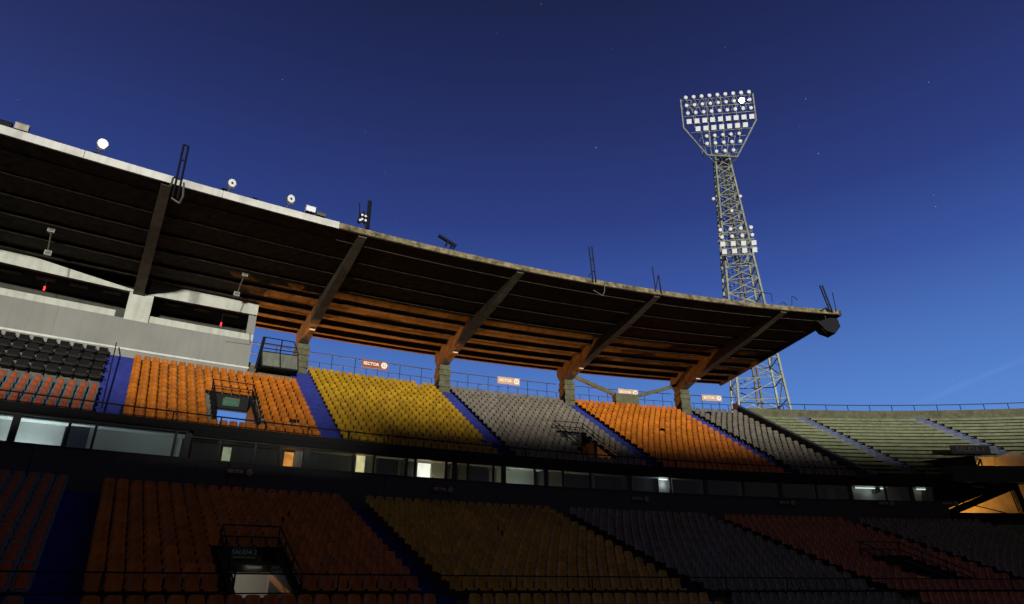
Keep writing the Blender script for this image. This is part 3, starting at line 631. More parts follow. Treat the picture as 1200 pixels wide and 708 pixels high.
# ------------------------------------------------------------------ seats
def seat_mesh(name, w=.42, mats=('orange_seat',), back=.75):
    prof = [(.43, .285, .80), (.40, .325, .94), (.22, .295, 1.0), (.06, .305, 1.0), (.0, .40, 1.0), (-.035, back-.14, .98), (-.05, back-.03, .82), (-.052, back, .45)]
    xs = [-1, -.55, .55, 1]; v = []; f = []
    for lay in (0, 1):
        for i, (y, z, k) in enumerate(prof):
            j0, j1 = max(0, i-1), min(len(prof)-1, i+1); dy, dz = prof[j1][0]-prof[j0][0], prof[j1][1]-prof[j0][1]; L = math.hypot(dy, dz); ny, nz = dz/L, -dy/L
            for x in xs:
                lift = .050*(abs(x) > .9)*(0 < i < len(prof)-1)
                off = lift-(.022 if lay else 0)
                v.append((x*k*w/2, -(y+ny*off), z+nz*off))
    n, mC = len(prof), len(xs)
    for i in range(n-1):
        for j in range(mC-1):
            a = i*mC+j; q = (a, a+1, a+mC+1, a+mC); f.append(q); f.append(tuple(x+n*mC for x in reversed(q)))
    edge = [j for j in range(mC)]+[i*mC+mC-1 for i in range(1, n)]+[(n-1)*mC+j for j in range(mC-2, -1, -1)]+[i*mC for i in range(n-2, 0, -1)]
    for a, b in zip(edge, edge[1:]+edge[:1]): f.append((b, a, a+n*mC, b+n*mC))
    # support bracket
    o = len(v)
    for z in (0.0, .29):
        for x, y in ((-.04, -.08), (.04, -.08), (.04, -.20), (-.04, -.20)): v.append((x, y, z))
    for q in ((0, 1, 5, 4), (1, 2, 6, 5), (2, 3, 7, 6), (3, 0, 4, 7)): f.append(tuple(x+o for x in q))
    me = bpy.data.meshes.new(name); me.from_pydata(v, [], f); me.update()
    me.materials.append(MATS[mats[0]]); me.materials.append(MATS['seat_leg'])
    idx = [0]*(len(f)-4)+[1]*4; me.polygons.foreach_set('material_index', idx); me.polygons.foreach_set('use_smooth', [True]*len(f)); me.update()
    return me, v, f, idx
SEATM = {c: seat_mesh('bucket_seat', mats=(c,)) for c in ('orange_seat', 'yellow_seat', 'grey_seat', 'shell_seat')}
def pad_mesh():
    prof = [(.40, .34, .5), (.22, .313, .58), (.07, .327, .58), (.02, .42, .58), (-.012, .58, .56), (-.022, .70, .40)]; v = []; f = []
    for off in (.0, .022):
        for i, (y, z, k) in enumerate(prof):
            j0, j1 = max(0, i-1), min(len(prof)-1, i+1); dy, dz = prof[j1][0]-prof[j0][0], prof[j1][1]-prof[j0][1]; L = math.hypot(dy, dz); ny, nz = dz/L, -dy/L
            for x in (-1, 1): v.append((x*k*.225*(1 if not off else .86), -(y+ny*off), z+nz*off))
    n = len(prof)
    for i in range(n-1):
        a = 2*i; f.append((a+2*n, a+1+2*n, a+3+2*n, a+2+2*n)); f.append((a, a+2*n, a+2+2*n, a+2)); f.append((a+1, a+3, a+3+2*n, a+1+2*n))
    f.append((0, 1, 1+2*n, 2*n)); f.append((2*n-2, 4*n-2, 4*n-1, 2*n-1))
    me = bpy.data.meshes.new('cushion'); me.from_pydata(v, [], f); me.update(); me.materials.append(MATS['pad_seat']); me.polygons.foreach_set('use_smooth', [True]*len(f)); return me
PADM = pad_mesh()
def seat_matrix(R, t, z):
    tg, nn = frame(R, t); M = Matrix((tg, nn, Vector((0, 0, 1)))).transposed().to_4x4(); M = M @ Matrix.Rotation(random.gauss(0, .012), 4, 'Z') @ Matrix.Rotation(random.gauss(0, .014), 4, 'X'); M.translation = P(R, t, z); return M   # seat faces -nn
BLOCKS = []   # (tier, colour, t0, t1, rows, label bits)
def block(tier, colour, t0, t1, rows, ncol, key):
    row, D, holes = (urow, UD, HOLES_U) if tier == 'u' else (lrow, LD, HOLES_L); out = []
    for i in rows:
        R, z = row(i); Rs = R+D-.30
        for j in range(ncol):
            t = t0+(t1-t0)*(j+.5)/ncol
            if in_hole(holes, i, t, .0030): continue
            if random.random() < .0015: continue
            jt = t+random.uniform(-1, 1)*.00006
            out.append((Rs, jt, z, i, j, ncol))
    BLOCKS.append((key, colour, tier, out))
g_ = .0004
block('u', 'orange_seat', UAI[0]+g_, UAI[1]-AW-g_, range(0, 14), 20, 'upper_orange_left')
block('u', 'yellow_seat', UAI[1]+g_, UAI[2]-AW-g_, range(0, UN), 20, 'upper_yellow')
block('u', 'grey_seat', UAI[2]+g_, UAI[3]-AW-g_, range(0, UN), 20, 'upper_grey')
block('u', 'orange_seat', UAI[3]+g_, UAI[4]-AW-g_, range(0, UN), 20, 'upper_orange_right')
block('u', 'grey_seat', UAI[4]+g_, T_DIV-.0035, range(0, UN), 9, 'upper_grey_end')
block('l', 'orange_seat', LAI[0]+g_, LAI[1]-AW-g_, [i for i in range(LN) if i != 3], 20, 'lower_orange_left')
block('l', 'yellow_seat', LAI[1]+g_, LAI[2]-AW-g_, [i for i in range(LN) if i != 3], 21, 'lower_yellow')
block('l', 'grey_seat', LAI[2]+g_, LAI[3]-AW-g_, [i for i in range(LN) if i != 3], 19, 'lower_grey')
block('l', 'orange_seat', LAI[3]+g_, LAI[4]-AW-g_, [i for i in range(LN) if i != 3], 18, 'lower_orange_right')
block('l', 'grey_seat', LAI[4]+g_, LAI[5]-AW-g_, [i for i in range(LN) if i != 3], 18, 'lower_grey_end')
block('u', 'shell_seat', UAI[-1]+g_, UAI[0]-AW-g_, range(0, 6), 20, 'upper_two_tone')
block('l', 'shell_seat', LAI[-1]+g_, LAI[0]-AW-g_, [i for i in range(LN) if i != 3], 20, 'lower_two_tone')
SL = {'upper_orange_left': 'orange bucket seat in the upper block below the white press box', 'upper_yellow': 'yellow bucket seat in the lit upper block',
      'upper_grey': 'grey bucket seat in the wide upper block beside the yellow one', 'upper_orange_right': 'orange bucket seat in the upper block below the raking braces',
      'upper_grey_end': 'grey bucket seat in the narrow upper block at the roof end', 'lower_orange_left': 'orange bucket seat in the dark lower block around the lit exit',
      'lower_yellow': 'yellow bucket seat in the dark lower block', 'lower_grey': 'grey bucket seat in the dark lower block between yellow and orange',
      'lower_orange_right': 'orange bucket seat in the dark lower block around the unlit exit', 'lower_grey_end': 'grey bucket seat in the last lower block before the benches',
      'upper_two_tone': 'two-tone seat with orange cushion below the black padded chairs', 'lower_two_tone': 'two-tone seat with orange cushion in the dark lower tier'}
def nth(n): return f"{n}{'th' if 10 < n % 100 < 14 else {1: 'st', 2: 'nd', 3: 'rd'}.get(n % 10, 'th')}"
NB = {'orange_left': 'two-tone', 'yellow': 'orange', 'grey': 'yellow', 'orange_right': 'grey', 'grey_end': 'orange', 'two_tone': 'orange'}
def seat_label(key, ri, ci, nc):
    tier, kind = key.split('_', 1); col = kind.replace('_left', '').replace('_right', '').replace('_end', '').replace('two_tone', 'two-tone')
    if kind == 'two_tone': ci = nc-1-ci
    row = f'{nth(LN-ri)} row below the gallery' if tier == 'lower' else f'{nth(ri+1)} row above the front railing'
    return f'{col} {tier}-tier seat, {row}, {nth(ci+1)} from the stairs beside {NB[kind]} seats'
cand = {}
for bi, (key, colour, tier, seats) in enumerate(BLOCKS):
    for si, (R, t, z, *_r) in enumerate(seats):
        x, y, dep = proj(P(R, t, z+.6))
        if dep > 1 and -15 < x < IW+15 and y < IH+10: cand.setdefault(colour, []).append((dep, bi, si))
chosen = set()
for c, l in cand.items():
    l.sort(); chosen |= {(b_, s_) for _, b_, s_ in l[:300]}
NAME = {'orange_seat': 'orange_seat', 'yellow_seat': 'yellow_seat', 'grey_seat': 'grey_seat', 'shell_seat': 'two_tone_seat'}
for bi, (key, colour, tier, seats) in enumerate(BLOCKS):
    me, v, f, idx = SEATM[colour]; V = []; F = []; MI = []; rest = []
    for si, (R, t, z, ri, ci, nc) in enumerate(seats):
        lab = seat_label(key, ri, ci, nc); M = seat_matrix(R, t, z)
        if (bi, si) in chosen:
            if colour == 'shell_seat':
                e = bpy.data.objects.new('two_tone_seat', None); e.empty_display_size = .1; COL.objects.link(e); e.matrix_world = M; tag(e, lab, 'seat', key.replace('_', ' ')+' seats')
                for nm, dd in (('shell', me), ('cushion', PADM)):
                    c = bpy.data.objects.new(nm, dd); COL.objects.link(c); c.parent = e
            else:
                o = bpy.data.objects.new(NAME[colour], me); COL.objects.link(o); o.matrix_world = M; tag(o, lab, 'seat', key.replace('_', ' ')+' seats')
        else: rest.append(M)
    if rest:
        for M in rest:
            o0 = len(V); V += [tuple(M @ Vector(p)) for p in v]; F += [tuple(i+o0 for i in q) for q in f]; MI += idx
        mm2 = bpy.data.meshes.new('seat_rows'); mm2.from_pydata(V, [], F); mm2.materials.append(MATS[colour]); mm2.materials.append(MATS['seat_leg'])
        mm2.polygons.foreach_set('material_index', MI); mm2.polygons.foreach_set('use_smooth', [True]*len(F)); mm2.update()
        o = bpy.data.objects.new('seat_rows', mm2); COL.objects.link(o)
        tag(o, 'rows of '+SL[key].replace(' seat', ' seats', 1).replace('seats in', 'seats filling'), 'seat rows', kind='stuff')
        if colour == 'shell_seat':
            V = []; F = []; pv = [tuple(x.co) for x in PADM.vertices]; pf = [tuple(p.vertices) for p in PADM.polygons]
            for M in rest:
                o0 = len(V); V += [tuple(M @ Vector(p)) for p in pv]; F += [tuple(i+o0 for i in q) for q in pf]
            m3 = bpy.data.meshes.new('cushions'); m3.from_pydata(V, [], F); m3.materials.append(MATS['pad_seat']); c = bpy.data.objects.new('cushions', m3); COL.objects.link(c); c.parent = o; c['kind'] = 'stuff'
# black padded chairs beside the stairs
def chair_parts():
    pan = MB().box((0, -.26, .43), (.245, 0, 0), (0, .24, 0), (0, 0, .06)); pan.box((0, -.485, .425), (.22, 0, 0), (0, .02, 0), (0, 0, .045))
    bk = MB().add([(-.25, -.02, .45), (.25, -.02, .45), (.23, .07, .92), (-.23, .07, .92), (-.25, .06, .45), (.25, .06, .45), (.23, .13, .90), (-.23, .13, .90)], [(0, 1, 2, 3), (7, 6, 5, 4), (0, 4, 5, 1), (1, 5, 6, 2), (2, 6, 7, 3), (3, 7, 4, 0)])
    arm = MB().box((.285, -.20, .62), (.03, 0, 0), (0, .22, 0), (0, 0, .03)); arm.box((.285, -.05, .32), (.025, 0, 0), (0, .05, 0), (0, 0, .30))
    return pan, bk, arm
pp = chair_parts(); CM = []
for nm, b_ in zip(('seat_pan', 'backrest', 'armrest'), pp):
    me = bpy.data.meshes.new(nm); me.from_pydata(b_.v, [], b_.f); me.materials.append(MATS['black_seat']); CM.append((nm, me))
for i in (7, 9, 11, 13):
    R, z = urow(i)
    for j in range(18):
        t = UAI[0]-AW-.0030-j*.0045
        if proj(P(R, t, z+.5))[0] < -40: break
        e = bpy.data.objects.new('padded_chair', None); COL.objects.link(e); e.empty_display_size = .1; e.matrix_world = seat_matrix(R+UD-.2, t, z)
        tag(e, f'black padded armchair, {nth((13-i)//2+1)} row below the press box, {nth(j+1)} from the blue stairs', 'chair', 'black padded chairs below the press box')
        for nm, me in CM: c = bpy.data.objects.new(nm, me); COL.objects.link(c); c.parent = e

# ------------------------------------------------------------------ things on the roof edge
def rp(x, y, R=RF-.02): return pt(x, y, R)
def bars(o, segs, m='black_steel', w=.07, R=RF-.10, name='rail'):
    for i, (a, b) in enumerate(segs): MB().bar(pt(*a, R), pt(*b, R), w).build(name, m, o)
o = thing('access_ladder', 'tall narrow ladder frame hooked over the white roof fascia', 'ladder', pt(204, 222, RF-.1))
bars(o, [((202, 232), (215.5, 169.5)), ((208, 233), (221, 171.5))], w=.075); bars(o, [((215.5, 169.5), (221, 171.5)), ((211, 187), (217, 188.5)), ((203.5, 207.5), (211, 209.5)), ((206.5, 209), (212.5, 210.5))], w=.06, name='rung')
bars(o, [((200, 218), (203, 208)), ((200.5, 232), (210, 238.5)), ((210, 238.5), (214.5, 230)), ((214.5, 230), (215.5, 214))], m='dark_galvanised', w=.07, name='hook')
o = thing('lamp_mast', 'short dark mast with stacked lamps where the white fascia ends', 'mast', pt(430, 270, RF))
bars(o, [((430.5, 268), (433.5, 236))], w=.20, name='mast'); bars(o, [((427, 265), (426.5, 247)), ((421, 262), (421.5, 238))], w=.05, name='stay')
for (x, y) in ((424.5, 252), (428.5, 253.5), (424.3, 257), (428.3, 258.5), (422, 258)):
    c = pt(x, y, RF-.2); tg, nn = frame(RF, BEAM_T[3]); h = MB().tube(c+nn*.25, c-nn*.02, .10, .17, 10).build('lamp', 'black_steel', o); MB().tube(c-nn*.022, c-nn*.03, .07, n=10).build('lens', 'lamp_glass', h)
o = thing('tilted_bracket', 'tilted dark bracket frame lying on the mottled roof edge', 'bracket', pt(527, 291, RF))
bars(o, [((514, 276), (534.5, 288.5))], w=.16, name='arm'); bars(o, [((522, 288.5), (525, 283)), ((528, 291), (530, 286)), ((531.5, 291.5), (532, 288))], w=.11, name='foot')
MB().box(pt(527, 301, RF+1.2), frame(RF, R_(-25))[0]*.5, frame(RF, R_(-25))[1]*.4, Vector((0, 0, .18))).build('under_box', 'black_steel', o)
o = thing('access_ladder', 'dark ladder rising over the roof edge above the grey seats', 'ladder', pt(696, 330, RF-.1))
bars(o, [((690, 289), (695, 331)), ((693.5, 289), (698.5, 331))], w=.075); bars(o, [((692, 304), (695, 304.5)), ((690, 324), (694, 319)), ((693.5, 318), (697, 318.5))], w=.05, name='rung')
bars(o, [((695, 340), (706, 346.5)), ((706, 346.5), (708.5, 341)), ((708.5, 341), (708.5, 331))], m='dark_galvanised', w=.05, name='hook')
o = thing('access_ladder', 'short a-frame ladder with thin rod above the braced orange seats', 'ladder', pt(773, 341, RF-.1))
bars(o, [((768, 341), (771.5, 322.5)), ((771.5, 322.5), (775.5, 344)), ((774, 341), (772, 323)), ((764.5, 313), (768, 338))], w=.06)
o = thing('roof_end_ladder', 'leaning double ladder and antenna at the far roof corner', 'ladder', pt(970, 364, RF-.1))
bars(o, [((960.5, 334.5), (973, 366)), ((963.5, 334.5), (976, 366.5))], w=.085); bars(o, [((966, 348), (968.5, 348)), ((969, 357), (972, 357))], w=.05, name='rung'); bars(o, [((975.5, 343), (980, 365))], w=.045, name='antenna'); bars(o, [((962, 364), (968, 361)), ((968, 361), (971, 365))], w=.09, name='base')
o = thing('roof_handrail', 'thin wire handrail on the roof edge in front of the tower', 'railing', pt(920, 357, RF))
bars(o, [((889, 342), (904, 344.5)), ((904, 344.5), (905, 354)), ((889, 342), (890, 352)), ((929, 347), (935, 352)), ((928, 347), (928, 358)), ((913, 357), (918, 354)), ((918, 354), (922, 358))], w=.035)
tgE, nnE = frame(RF, ROOF_T1)
o = thing('speaker_cluster', 'black angular loudspeaker cluster hanging under the far roof corner', 'loudspeaker', pt(974, 380, RF+.3))
pts = [(958.5, 377), (972, 372.5), (981, 373), (985, 382.5), (979, 391), (968, 387)]
f0 = [pt(x, y, RF+.1) for x, y in pts]; f1 = [v+nnE*.9 for v in f0]; n = len(pts)
MB().add(f0+f1, [tuple(range(n)), tuple(range(2*n-1, n-1, -1))]+[(i, (i+1) % n, (i+1) % n+n, i+n) for i in range(n)]).build('cabinet', 'black_steel', o)
MB().bar(pt(968, 376, RF+.4), pt(966, 368, RF+.4), .10).build('hanger', 'black_steel', o)
MB().bar(pt(963, 385, RF+.2), pt(968, 391.5, RF+.2), .03).build('cable', 'black_steel', o)
# round floodlights along the white fascia
for x, y, r, lit, lb in ((120.5, 168.5, 6.0, True, 'lit round floodlight glowing on the white roof fascia'), (272, 214.5, 5.2, False, 'round unlit floodlight beside the hooked ladder on the fascia'), (341, 233, 5.2, False, 'round unlit floodlight near the end of the white fascia')):
    R = RF+.1; c = pt(x, y, R); tg, nn = frame(R, pixR(x, y, R)[0]); dep = proj(c)[2]; rad = r*dep/FPX
    aim = (-nn+tg*.35+Vector((0, 0, -.35))).normalized()
    o = thing('roof_floodlight', lb, 'floodlight', c-Vector((0, 0, rad*1.5)))
    MB().tube(c-aim*rad*1.1, c-aim*rad*.1, rad*.45, rad*1.0, 16).build('housing', 'lamp_housing', o, True)
    MB().tube(c-aim*rad*.1, c+aim*rad*.12, rad*1.0, rad*1.0, 20).build('rim', 'black_steel' if not lit else 'lamp_housing', o)
    ln = MB().tube(c+aim*rad*.121, c+aim*rad*.16, rad*.9, rad*.86, 20).build('lens', 'flood_lit' if lit else 'lamp_glass', o)
    if not lit: MB().tube(c+aim*rad*.165, c+aim*rad*.30, rad*.30, rad*.22, 10).build('bulb_cap', 'dark_galvanised', ln)
    b0 = pt(x-7, y+12, R+.1)
    mb = MB(); mb.bar(c-tg*rad*1.05, c-tg*rad*.5-Vector((0, 0, rad*1.4)), .05); mb.bar(c+tg*rad*1.05, c+tg*rad*.4-Vector((0, 0, rad*1.4)), .05); mb.bar(c-tg*rad*.7-Vector((0, 0, rad*1.4)), c+tg*rad*.6-Vector((0, 0, rad*1.4)), .06); mb.bar(c-Vector((0, 0, rad*1.4)), b0, .06); mb.build('yoke', 'dark_galvanised', o)
for x, y, lb in ((68, 167, 'left of the lit floodlight'), (111, 179.5, 'under the lit floodlight'), (152, 193, 'right of the lit floodlight'), (190, 205, 'left of the hooked ladder'), (228, 215, 'right of the hooked ladder'), (263, 222, 'under the first unlit floodlight'), (299, 233, 'midway between the unlit floodlights')):
    c = pt(x, y, RF+.1); tg, nn = frame(RF, R_(-32)); o = thing('empty_bracket', 'small empty lamp bracket on the white fascia '+lb, 'bracket', c)
    MB().box(c, tg*.14, nn*.08, Vector((0, 0, .03))).build('plate', 'black_steel', o); MB().bar(c, c-Vector((0, 0, .35)), .06).build('stem', 'black_steel', o)
for x, y, m_, lb in ((25.5, 151, 'curtain', 'pale box on the fascia left of the lit floodlight'), (5, 147.5, 'black_steel', 'dark box on the fascia beside the pale box'), (363.5, 246.5, 'lamp_glass', 'white box on the fascia past the round floodlights'), (375.5, 252.5, 'dark_galvanised', 'dull box at the end of the white fascia')):
    c = pt(x, y, RF+.15); tg, nn = frame(RF, R_(-32)); o = thing('junction_box', lb, 'box', c-Vector((0, 0, .2)))
    MB().box(c, tg*.26, nn*.16, Vector((0, 0, .15 if m_ != 'dark_galvanised' else .09))).build('case', m_, o); MB().box(c+Vector((0, 0, .165 if m_ != 'dark_galvanised' else .105)), tg*.28, nn*.18, Vector((0, 0, .012))).build('lid', m_, o); MB().bar(c, c-Vector((0, 0, .42)), .08).build('foot', 'black_steel', o)

# ------------------------------------------------------------------ floodlight tower outside the bowl
TY = 67.0; TX = .3875*TY
tower = thing('floodlight_tower', 'tall lattice floodlight tower with racks of lamps behind the roof', 'floodlight tower', (TX, TY, 0))
face = (Vector((10, -35, 0))-Vector((TX, TY, 0))).normalized(); ftg = Vector((-face.y, face.x, 0)); ftg = ftg if ftg.x > 0 else -ftg
HT = 51.0
def half(z): return .80+.052*max(0, HT-z)
def corner(i, z):
    s = ((-1, -1), (1, -1), (1, 1), (-1, 1))[i]; h = half(z); return Vector((TX, TY, z))+ftg*s[0]*h+face*s[1]*-h*.85
LEV = [0]; 
while LEV[-1] < HT: LEV.append(min(HT, LEV[-1]+max(1.35, half(LEV[-1])*.95)))
for i in range(4):
    mb = MB()
    for a, b in zip(LEV[:-1], LEV[1:]): mb.bar(corner(i, a), corner(i, b), .20)
    mb.build('leg', 'galvanised', tower)
mb = MB()
for j, (a, b) in enumerate(zip(LEV[:-1], LEV[1:])):
    for i in range(4):
        k = (i+1) % 4; mb.bar(corner(i, b), corner(k, b), .09)
        if (i+j) % 2 or a > 30: mb.bar(corner(i, a), corner(k, b), .10)
        if not (i+j) % 2 or a > 30: mb.bar(corner(k, a), corner(i, b), .10)
        if half(a) > 2.0: mb.bar((corner(i, a)+corner(i, b))/2, (corner(i, b)+corner(k, b))/2, .06)
lt_ = mb.build('lattice_bracing', 'galvanised', tower); lt_['kind'] = 'stuff'
mb = MB(); lad = Vector((TX, TY, 0))
for s in (-1, 1): mb.bar(lad+ftg*(.22*s+.1)+Vector((0, 0, 0)), lad+ftg*(.22*s+.1)+Vector((0, 0, HT)), .20)
for z in range(0, 102): mb.bar(lad+ftg*(-.12)+Vector((0, 0, z*.5)), lad+ftg*.32+Vector((0, 0, z*.5)), .05)
lt_ = mb.build('climbing_ladder', 'dark_galvanised', tower); lt_['kind'] = 'stuff'
# lamp rack; its plane faces the pitch; photo pixels -> points on that plane
RO = Vector((TX, TY, 0))+face*1.6
def rack(px, py, off=0.0):
    r = _ray(px, py); o = RO+face*off; k = (o-Vector((0, 0, ZC))).dot(face)/r.dot(face); return r*k+Vector((0, 0, ZC))
fr = [(797.5, 117), (801, 150), (829, 182), (864, 184), (886, 141), (882, 110)]
for a, b in zip(fr, fr[1:]): MB().bar(rack(*a), rack(*b), .16).build('rack_frame', 'galvanised', tower)
mb = MB()
rows = [(801, 114.5, 877, 107.5), (802, 123.5, 879, 117), (804, 133, 880.5, 126.5), (806, 142, 881, 136), (812, 152, 879, 146), (822, 158, 871, 155), (826, 168, 869, 165), (835, 177, 862, 175)]
for x0, y0, x1, y1 in rows: mb.bar(rack(x0-2, y0+4), rack(x1+3, y1+4), .09)
for x in (815, 833, 850, 866): mb.bar(rack(x-6, 116 if x < 840 else 112), rack(x, 172 if 820 < x < 865 else 153), .07)
for i in range(8):
    x = 803+i*9.6; mb.bar(rack(x, 115-i*.8), rack(x+10, 134-i*.8), .05); mb.bar(rack(x+10, 114-i*.8), rack(x+1, 134-i*.8), .05)
for i in range(6): mb.bar(rack(822+i*8, 156), rack(828+i*6, 181), .06)
for x in (812, 835, 858, 875): mb.bar(rack(x, 124), rack(x*.6+842*.4, 183, -2.0), .07)
for x, y in ((829, 182), (864, 184)): mb.bar(rack(x, y), Vector((TX, TY, HT-2)), .10)
bk = mb.build('rack_bracing', 'galvanised', tower); bk['kind'] = 'stuff'
def lamp(px, py, kind, parent, lit=False, rad=3.0):
    c = rack(px, py, .35); dep = proj(c)[2]; r = rad*dep/FPX; aim = (face+Vector((0, 0, -.45))).normalized(); side = aim.cross(Vector((0, 0, 1))).normalized(); up = side.cross(aim)
    if kind == 'round':
        h = MB().tube(c-aim*r*1.3, c, r*.45, r, 10).build('lamp', 'lamp_housing', parent)
        MB().tube(c+aim*.003, c+aim*r*.25, r*.92, r*.72, 24 if lit else 12).build('lens', 'lamp_lit' if lit else 'lamp_glass', h)
    else:
        h = MB().box(c-aim*r*.4, side*r, up*r, aim*r*.4).build('box_lamp', 'lamp_housing', parent)
        MB().box(c+aim*.014, side*r*.93, up*r*.93, aim*.01).build('lens', 'lamp_glass', h)
R1_ = [803.5+i*(877.5-803.5)/8 for i in range(9)]
def lerp(a, b, f): return a+(b-a)*f
for i in range(9): lamp(lerp(803.5, 877.5, i/8), lerp(114.5, 107.8, i/8), 'round', tower, rad=2.4)
for i in range(9):
    lit = i == 7; lamp(lerp(804.5, 878.5, i/8), lerp(123.8, 116.8, i/8), 'round', tower, lit, 3.4 if lit else 2.3)
for i in range(9): lamp(lerp(806, 880, i/8), lerp(132.8, 126.5, i/8), 'round', tower, rad=2.3)
for i in range(9): lamp(lerp(807.5, 881, i/8), lerp(142.5, 136.5, i/8), 'box', tower, rad=2.9)
for i in range(7): lamp(lerp(818, 873.5, i/6), lerp(151, 146.3, i/6), 'box', tower, rad=2.9)
for i in range(5): lamp(lerp(828, 866, i/4), lerp(159.5, 156.5, i/4), 'round', tower, rad=2.2)
for i in range(5): lamp(lerp(828.5, 867.5, i/4), lerp(168.3, 165.5, i/4), 'round', tower, rad=2.3)
for i in range(3): lamp(lerp(839.5, 859.5, i/2), lerp(177.5, 176, i/2), 'round', tower, rad=2.3)
# lower rack
RO = Vector((TX, TY, 0))+face*2.6
mb = MB()
for x0, y0, x1, y1 in ((843, 274, 881, 271), (843, 283, 883, 280), (845, 292, 886, 289.5), (847, 299.5, 881, 298)): mb.bar(rack(x0-2, y0), rack(x1+1, y1), .10)
for x in (846, 858, 871, 881): mb.bar(rack(x-3, 264), rack(x, 300), .07)
mb.bar(rack(851, 301), rack(853, 310), .1); mb.bar(rack(876, 300), rack(872, 309), .1); mb.bar(rack(853, 310), rack(872, 309), .1)
bk = mb.build('lower_rack_bracing', 'galvanised', tower); bk['kind'] = 'stuff'
for i in range(4):
    f = i/3; lamp(lerp(844, 880, f), lerp(269.5, 266.5, f), 'round', tower, rad=2.4); lamp(lerp(846, 881.5, f), lerp(278, 275.3, f), 'round', tower, rad=2.4)
    lamp(lerp(847, 883.5, f), lerp(286, 284.5, f), 'box', tower, rad=2.9); lamp(lerp(849, 884.5, f), lerp(295, 292.8, f), 'box', tower, rad=2.9)
for (x, y) in ((857.5, 247), (867.5, 230), (836, 233)): lamp(x, y, 'round', tower, rad=2.0)
mb = MB(); mb.bar(rack(862, 233), rack(867, 230.5), .06); mb.build('lamp_arm', 'galvanised', tower)

# ------------------------------------------------------------------ sodium street lamps on the road behind the stand
for t_, R, h, w, lb in ((-34.5, 172, 9.5, 30000, 'behind the press box'), (-29.5, 172, 9.5, 52000, 'behind the left orange seats'), (-24.5, 174, 9.5, 32000, 'behind the yellow seats'), (-19.0, 174, 9.5, 24000, 'behind the braced orange seats'), (-15.6, 171, 9.5, 13000, 'behind the roof end')):
    b0 = P(R, R_(t_), -ZC); tg, nn = frame(R, R_(t_)); top = b0+Vector((0, 0, h))
    o = thing('street_lamp', 'sodium street lamp on the road '+lb, 'street lamp', b0)
    MB().tube(b0, top, .11, .07, 10).build('pole', 'dark_galvanised', o); MB().tube(top, top-nn*1.6+Vector((0, 0, .4)), .05, .04).build('arm', 'dark_galvanised', o)
    hc = top-nn*1.9+Vector((0, 0, .42)); hd_ = MB().box(hc, tg*.16, nn*.35, Vector((0, 0, .08))).build('lamp_head', 'dark_galvanised', o)
    MB().box(hc-Vector((0, 0, .09)), tg*.12, nn*.26, Vector((0, 0, .02))).build('lens', 'sodium', hd_)
    L = bpy.data.lights.new('street_glow', 'SPOT'); L.spot_size = R_(112); L.spot_blend = .6; L.energy = w*.92; L.color = (1, .33, .05); L.shadow_soft_size = .25; lo = bpy.data.objects.new('street_glow', L); COL.objects.link(lo); lo.location = hc-nn*.8; lo.rotation_euler = (P(143, R_(t_-1.5), 18.5)-lo.location).to_track_quat('-Z', 'Y').to_euler(); lo.parent = o; lo.matrix_parent_inverse = parent_inv(o)
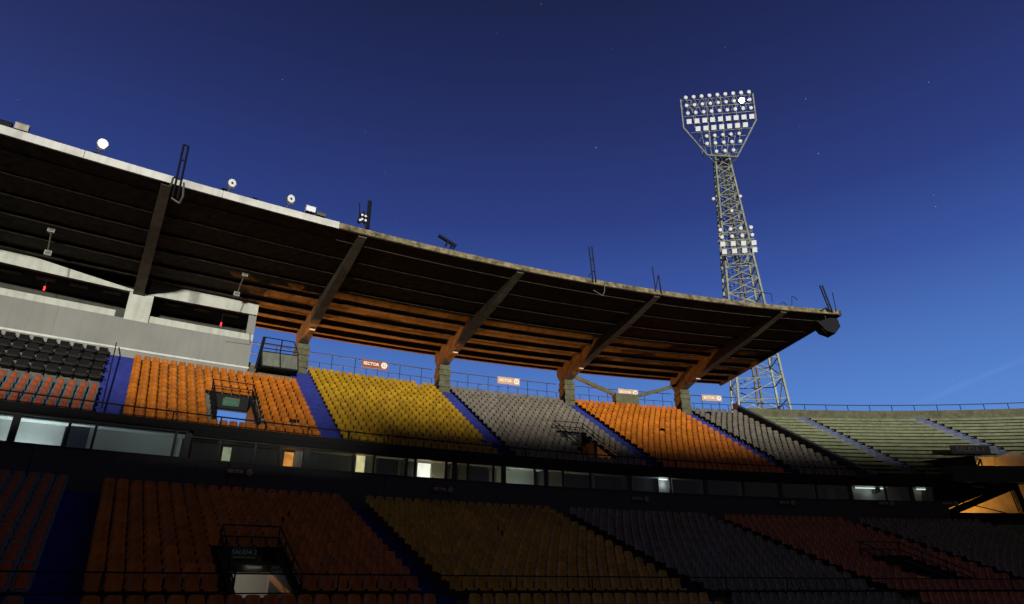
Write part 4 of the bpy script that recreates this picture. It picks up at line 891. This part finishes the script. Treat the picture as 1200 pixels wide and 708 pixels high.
# lamp in the gateway
for (x, y, R, w, lb) in ((1168, 552, 136.1, 130, 'in the upper gateway opening'), (1150, 604, 136.9, 260, 'behind the raking struts of the gateway')):
    c = pt(x, y, R); tg, nn = frame(R, GATE['t']); c = c-Vector((0, 0, .5))
    o = thing('gate_lamp', 'small orange bulkhead lamp '+lb, 'lamp', c); MB().box(c, tg*.12, nn*.06, Vector((0, 0, .05))).build('case', 'black_steel', o); MB().box(c+nn*.065, tg*.09, nn*.008, Vector((0, 0, .035))).build('lens', 'sodium', o)
    L = bpy.data.lights.new('gate_glow', 'POINT'); L.energy = w; L.color = (1, .46, .09); L.shadow_soft_size = .1; lo = bpy.data.objects.new('gate_glow', L); COL.objects.link(lo); lo.location = c+nn*.25; lo.parent = o; lo.matrix_parent_inverse = parent_inv(o)

# ------------------------------------------------------------------ the stand across the pitch (behind the camera): its roof shades the lower rows
side = Vector((TRAVEL.y, -TRAVEL.x, 0)); back = Vector((-TRAVEL.x, -TRAVEL.y, 0))
opp = thing('opposite_stand', 'roofed grandstand across the pitch behind the viewer', 'grandstand', back*118)
ALONG = 41.5
def opos(u, d, z): return side*u+back*d+Vector((0, 0, z+ZC))
def oblk(u0, u1, d0, d1, z0, z1, name, m, z0b=None, z1b=None):
    z0b = z0 if z0b is None else z0b; z1b = z1 if z1b is None else z1b
    MB().hexa([opos(u0, d0, z0), opos(u1, d0, z0), opos(u1, d1, z0b), opos(u0, d1, z0b), opos(u0, d0, z1), opos(u1, d0, z1), opos(u1, d1, z1b), opos(u0, d1, z1b)]).build(name, m, opp)
D0 = 112.0; tanE = math.tan(SUN_ELEV)
zhi = 10.45+(ALONG+D0)*tanE; zlo = 6.65+(ALONG+D0+24)*tanE
oblk(-75, 130, 78, 112, -ZC, -1.2, 'lower_seating', 'terrace_concrete', -ZC, 9.0)
oblk(-75, 4, 112, D0+24, -ZC, 9.0, 'rear_seating', 'terrace_concrete', -ZC, zlo)
oblk(4, 130, 112, D0+24, -ZC, 9.0, 'rear_seating', 'terrace_concrete', -ZC, zlo)
oblk(4, 130, D0, D0+24, zhi-.6, zhi, 'roof_slab', 'soffit', zhi-.9, zhi-.3)
zr = zlo-.6
MB().hexa([opos(-17, D0, zr-.6), opos(4, D0, zhi-.6), opos(4, D0+24, zhi-.9), opos(-17, D0+24, zr-.9), opos(-17, D0, zr), opos(4, D0, zhi), opos(4, D0+24, zhi-.3), opos(-17, D0+24, zr-.3)]).build('shade_roof_end', 'soffit', opp)  # unseen roof end, its slope shaped to slant the shadow edge on the seats
for u in range(15, 130, 13): oblk(u, u+1, D0+20, D0+22, 8, zhi-.8, 'column', 'concrete')
oblk(4, 130, D0+23, D0+23.4, 8, zhi-.6, 'rear_wall', 'concrete')
